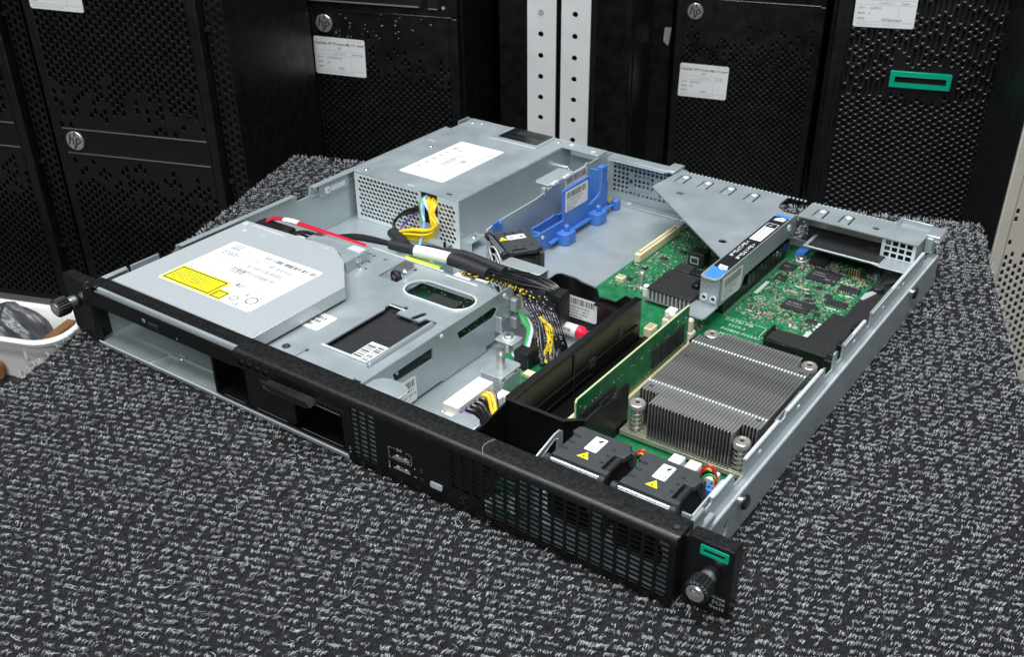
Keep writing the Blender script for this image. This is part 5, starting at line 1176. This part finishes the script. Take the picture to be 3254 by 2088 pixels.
for k in range(nF):
    x=x0+k*pitch; inner = 364 < x+.1 < 415.6; key='i' if inner else 'o'
    if key not in kinds:
        o=part('fin', finmesh(97.6,193.2,'fin') if inner else finmesh(108.6,182,'fin'), hs); kinds[key]=o
        M0=WM[o.name]; M0.translation=M0.translation+Vector((x,0,0))*S; o.matrix_basis=M0; WM[o.name]=M0.copy(); kinds[key+'x']=x
    else: dup(kinds[key], hs, (x-kinds[key+'x'],0,0))
for x,y in ((355.6,102.6),(420,102.2),(420,195.4),(355.2,196.2)):
    b=MB(); b.cyl(x,y,28.4,31.4,4.9,'nickel',24,cham=.5); b.ring(x,y,31.3,31.8,3.0,4.2,'nickel',24); b.cyl(x,y,31.4,31.6,1.5,'label_print',6); b.cyl(x,y,10,28.4,1.9,'nickel',12)
    pts=[]
    for q in range(61): a=q*2*math.pi*5/60; pts.append((x+3.6*math.cos(a),y+3.6*math.sin(a),13.4+15*q/60))
    b.tube(pts,.62,'nickel',6,smooth=0); part('spring_screw', b, hs, angle=60)
b=MB(); 
for x,y in ((356,113.6),(357,154),(357.6,180),(421,116),(421,174)): b.box(x,y,37.02,x+2.6,y+1.8,37.1,'label_print')
part('locating_notch', b, hs)
b=MB((Vector((427.2,128,22)),Vector((0,1,0)),Vector((0,0,1)),Vector((1,0,0)))); b.poly([(0,0),(32,0),(36,11),(0,11)],0,.2,'label_white'); b.scribble(3,8,14,1.0,'ink_blue',.26,4); b.scribble(18,8,12,.9,'label_grey',.26,4); part('sink_label', b, hs)

# ---- black L-shaped air guide and side cover
b=MB(); b.poly([(378.6,226),(422,224),(422.6,238),(421,282),(403,281),(401,241),(379,240)],21.4,22.6,'mylar_black'); b.box(378.6,225,12,421.6,226.4,21.4,'black_plastic'); ag=part('air_guide', b, None, 'flat black L-shaped air guide behind the heat sink', bevel=.4)
b=MB(); b.box(377.4,226,12,379.4,242,24.2,'black_plastic',.6); b.cyl(379.5,238,22.6,24,1.2,'black_plastic',10); b.box(420,226,22,424,229,24.6,'black_plastic',.6); 
for k in range(6): b.box(382+k*4,224.4,17,383.4+k*4,225,21.4,'black_plastic')
part('guide_clip', b, ag)
for y in (214,262,236):
    b=MB(); b.box(422,y,22,430.2,y+7,27,'black_plastic',.6); part('guide_clip', b, ag)
b=MB(); b.poly([(405.4,284),(430,284),(430,372),(418,372),(405.4,352)],11,12,'mylar_black'); b.poly([(405.4,330),(408,330),(414,350),(412,352),(405.4,340)],12,13,'lamp_clear'); sc=part('side_cover', b, None, 'black insulating cover along the right wall', bevel=.2)
b=MB(); b.cyl(411.5,349,12,16,4.4,'dark_rubber',22,cham=.5); part('rubber_foot', b, sc)

# ---- riser bracket: triangular plate, beam with labels, clips
def clipshape(x,y): 
    o=[]
    for k in range(13): a=math.radians(-20+220*k/12); o.append((x+4.4*math.cos(a),y+4.4*math.sin(a)))
    q=[]
    for k in range(13): a=math.radians(200-220*k/12); q.append((x+3.5*math.cos(a),y+3.5*math.sin(a)))
    return o,q
tri=[(219,361),(222.4,403.4),(316,403.8),(316,388),(318,380),(324,375),(334.6,374.6),(334.6,249),(321,249),(321,276),(316.6,279.6)]
hol=[circ(244,361.3,3.2,14),circ(310,301,3.2,14)]
clips=((232.2,393.6),(252.5,393),(272.6,392.6),(293.2,391.4))
for x,y in clips:
    hol.append([(x+4.7*math.cos(math.radians(a)),y+4.7*math.sin(math.radians(a))) for a in range(-15,196,15)]+[(x-4.4,y-13),(x-3.4,y-13),(x-3.2,y-1.5)]+[(x+3.3*math.cos(math.radians(a)),y+3.3*math.sin(math.radians(a))) for a in range(190,-11,-15)]+[(x+3.2,y-1.5),(x+3.4,y-13),(x+4.9,y-13.6)])
b=MB(); b.box(226,377.6,39.6,300,400,40.2,'mylar_black'); b.box(340,377.6,39.6,376,399,40.2,'mylar_black'); part('slot_shade', b)  # dark sheets added so the clip slots read as shaded openings
b=MB(); b.poly(tri,41.4,42.4,ST,holes=hol); rb=part('riser_bracket', b, None, 'triangular steel riser bracket with a labelled beam', bevel=.2)
b=MB()
for k in range(34):
    x=224+k*3.28
    if x<331: b.box(x,403.4,41.2,x+1.9,405.4,42.6,ST,.3)
for k in range(26):
    x=337+k*3.28
    if x<402: b.box(x,403.4,41.2,x+1.9,405.4,42.6,ST,.3)
part('serrated_edge', b, rb)
for x,y in clips+((349,392.4),(369,392.6)):
    b=MB(); b.cyl(x,y,42.2,43.0,2.5,'steel_edge',18,cham=.4); b.box(x-2.2,y-12.6,41.8,x+2.2,y-1.6,42.45,ST,.2); part('spring_finger', b, rb)
b=MB(); b.box(321.2,249,20.6,322.2,374,41.4,ST); b.box(333.6,250,27.4,334.6,378,41.5,ST); b.fr=FYZ; b.poly([(250,20.2),(284,20.2),(289,27.6),(250,27.6)],333.6,334.6,ST); b.fr=FXY
b.box(320.8,246.6,21.4,334.8,247.8,40.4,ST,.6); b.poly([(316.5,226),(334,226),(335,229),(335,247.6),(319,247.6)],20.2,21.4,ST); b.poly(rrect(321,243,334.8,256,4,4),41.4,42.45,ST); bm=part('beam', b, rb, bevel=.45)
for x in (324.6,331.4):
    b=MB((Vector((0,246.6,0)),)+FXZ[1:]); b.ring(x,26.2,0,.9,1.5,2.5,'steel_edge',18); b.cyl(x,26.2,0,.2,1.5,'label_print',14); part('beam_rivet', b, rb)
b=MB((Vector((322.0,251.5,42.42)),)+FXY[1:]); b.poly(rrect(0,5,11.8,117,.8,2),0,.12,'label_black'); b.poly([(0,5),(11.8,5),(11.8,10),(8,12),(4,9.4),(0,11)],.12,.18,'touch_blue'); b.poly([(0,117),(11.8,117),(11.8,111),(7,113),(0,112)],.12,.18,'touch_blue'); b.poly(rrect(.6,-6.6,11.4,6.4,4.6,5),-.02,.17,'touch_blue')
b.poly([(3,15.4),(9.4,14.6),(10.6,9.4),(7,7.6),(3.6,10.6)],.18,.22,'label_white'); b.ring(7.2,10.6,.22,.25,.7,1.2,'label_print',12); b.poly([(2.4,104.4),(10.2,105),(10.6,110),(6.8,112),(3,108.6)],.18,.22,'label_white'); b.ring(7,108,.22,.25,.7,1.2,'label_print',12)
b.poly(rrect(1.6,64,10.4,98,.8,2),.12,.17,'label_white'); b.poly(rrect(2.1,90,9.9,97.4,.5,2),.17,.2,'label_black')
b.fr=(Vector((322.0,251.5,42.42)),Vector((0,1,0)),Vector((-1,0,0)),Vector((0,0,1)))
b.fr=(Vector((322.0,251.5,42.42)),Vector((0,-1,0)),Vector((1,0,0)),Vector((0,0,1)))
b.text('Do not remove bracket', -88.5,6.6,2.4,'label_print',.22); b.text('Install riser board first',-88.5,3.4,2.2,'label_print',.22); b.text('! \u26a0' if False else '! ()',-96.6,4.4,3.6,'label_white',.24)
b.text('\u25b2 Slot 1 PCIe x8' if False else '< Slot 1 PCIe x8',-58,7.2,4.3,'label_white',.2,bold=True); b.text('> Slot 2 PCIe x8',-60,1.6,4.3,'label_white',.2,bold=True)
part('beam_label', b, rb)
b=MB((Vector((334.65,252.6,23)),Vector((0,1,0)),Vector((0,0,1)),Vector((1,0,0)))); b.poly([(0,0),(27,-3),(31,1),(31,14.6),(0,16.4)],0,.18,'label_white'); b.barcode(3,9,28,14.6,'label_print',.24,34); b.text('CT: AW7ZNALX30000A',2.5,6.4,2.1,'label_print',.24); b.text('P/N: P08961-001   REV B',2.5,4,1.9,'label_print',.24); b.text('MADE IN CHINA',2.5,1.6,1.9,'label_print',.24); part('beam_barcode', b, rb)
b=MB(FYZ); b.ring(364,35.6,334.6,335.3,1.8,2.8,'steel_edge',18); b.cyl(364,35.6,334.6,334.75,1.8,'label_print',14); part('beam_hole', b, rb)
b=MB(); b.box(316.5,376,30,334,403,31,'mylar_black'); part('recess_shade', b, rb)  # dark plate stands in for the shade inside the cutout
# slot bezel strip to the right of the riser
s2=[(336,374.4),(427,374.4),(427,396),(405,398.6),(401,405),(336,403.8)]; hol=[circ(392.2,385.6,2.6,14)]
for x,y in ((349,392.4),(369,392.6)):
    hol.append([(x+4.7*math.cos(math.radians(a)),y+4.7*math.sin(math.radians(a))) for a in range(-15,196,15)]+[(x-4.4,y-13),(x-3.4,y-13),(x-3.2,y-1.5)]+[(x+3.3*math.cos(math.radians(a)),y+3.3*math.sin(math.radians(a))) for a in range(190,-11,-15)]+[(x+3.2,y-1.5),(x+3.4,y-13),(x+4.9,y-13.6)])
b=MB(); b.poly(s2,41.4,42.4,ST,holes=hol); b.box(336,374.4,38.4,337,404,41.4,ST); ss=part('slot_cover_strip', b, None, 'steel strip over the rear card slots', bevel=.25)
b=MB(); b.box(338,390,30,403,391,38.6,'nickel'); b.box(338,388.8,38.6,403,391.4,39.6,'nickel',.3); part('contact_spring', b, ss)
for k in range(4):
    b=MB(); x=341+k*15.6; b.box(x,387.4,36.4,x+9,389.2,38.6,'solder',.6); b.cyl(x+4.5,388,38.6,39.2,1.2,'solder',10); part('contact_finger', b, ss)
b=MB(); b.box(336,404,8.2,402,405,41.4,ST); b.box(338,396,9,400,404,30,'chip_black'); b.box(400.6,392,8.2,401.8,404,41.4,ST); part('rear_ports', b, ss)
b=MB(); b.poly([(348,361),(400,361),(407,358.6),(428,358.6),(428,376),(407,376),(407,386.4),(352,386.4),(348,384)],25.8,26.6,ST); b.poly(rrect(350.6,361.6,405.8,385.8,2.5,4),26.6,26.9,'mylar_black'); part('port_cover', b, ss, bevel=.2)
b=MB((Vector((0,376.4,0)),)+FXZ[1:]); n=4; px=(423.6-402.6)/n; pz=(40.6-22)/n
for i in range(n):
    for j in range(n): b.cell(402.6+i*px,22+j*pz,402.6+(i+1)*px,22+(j+1)*pz,402.6+(i+.5)*px,22+(j+.5)*pz,2.05,1.8,.2,-1,0,'steel_edge',n=1,back=True)
b.box(400.8,19.4,-1,402.6,41.2,0,'steel_edge'); b.box(423.6,19.4,-1,425.6,41.2,0,'steel_edge'); b.box(402.6,19.4,-1,423.6,22,0,'steel_edge'); b.box(402.6,40.6,-1,423.6,41.2,0,'steel_edge'); part('vent_grid', b, ss)
b=MB(); b.box(424.8,377,19.4,425.8,398,41.2,ST,.3); b.box(403,394,12,424,396,38,'chip_black'); part('vent_side', b, ss)
b=MB(); b.poly([(402,398.8),(427.4,396.4),(436,396.4),(436,412),(433,415.6),(402,415.6)],37.8,38.8,ST); b.box(402,414.6,38.8,425,415.6,42.6,ST,.3); b.box(401.6,400,38.8,402.6,415.6,42.6,ST,.3); b.box(425,397,38.8,436,414,42.2,ST,.6); b.box(427,394,30,432,400,41,ST,.5); part('corner_bracket', b, ss, bevel=.3)
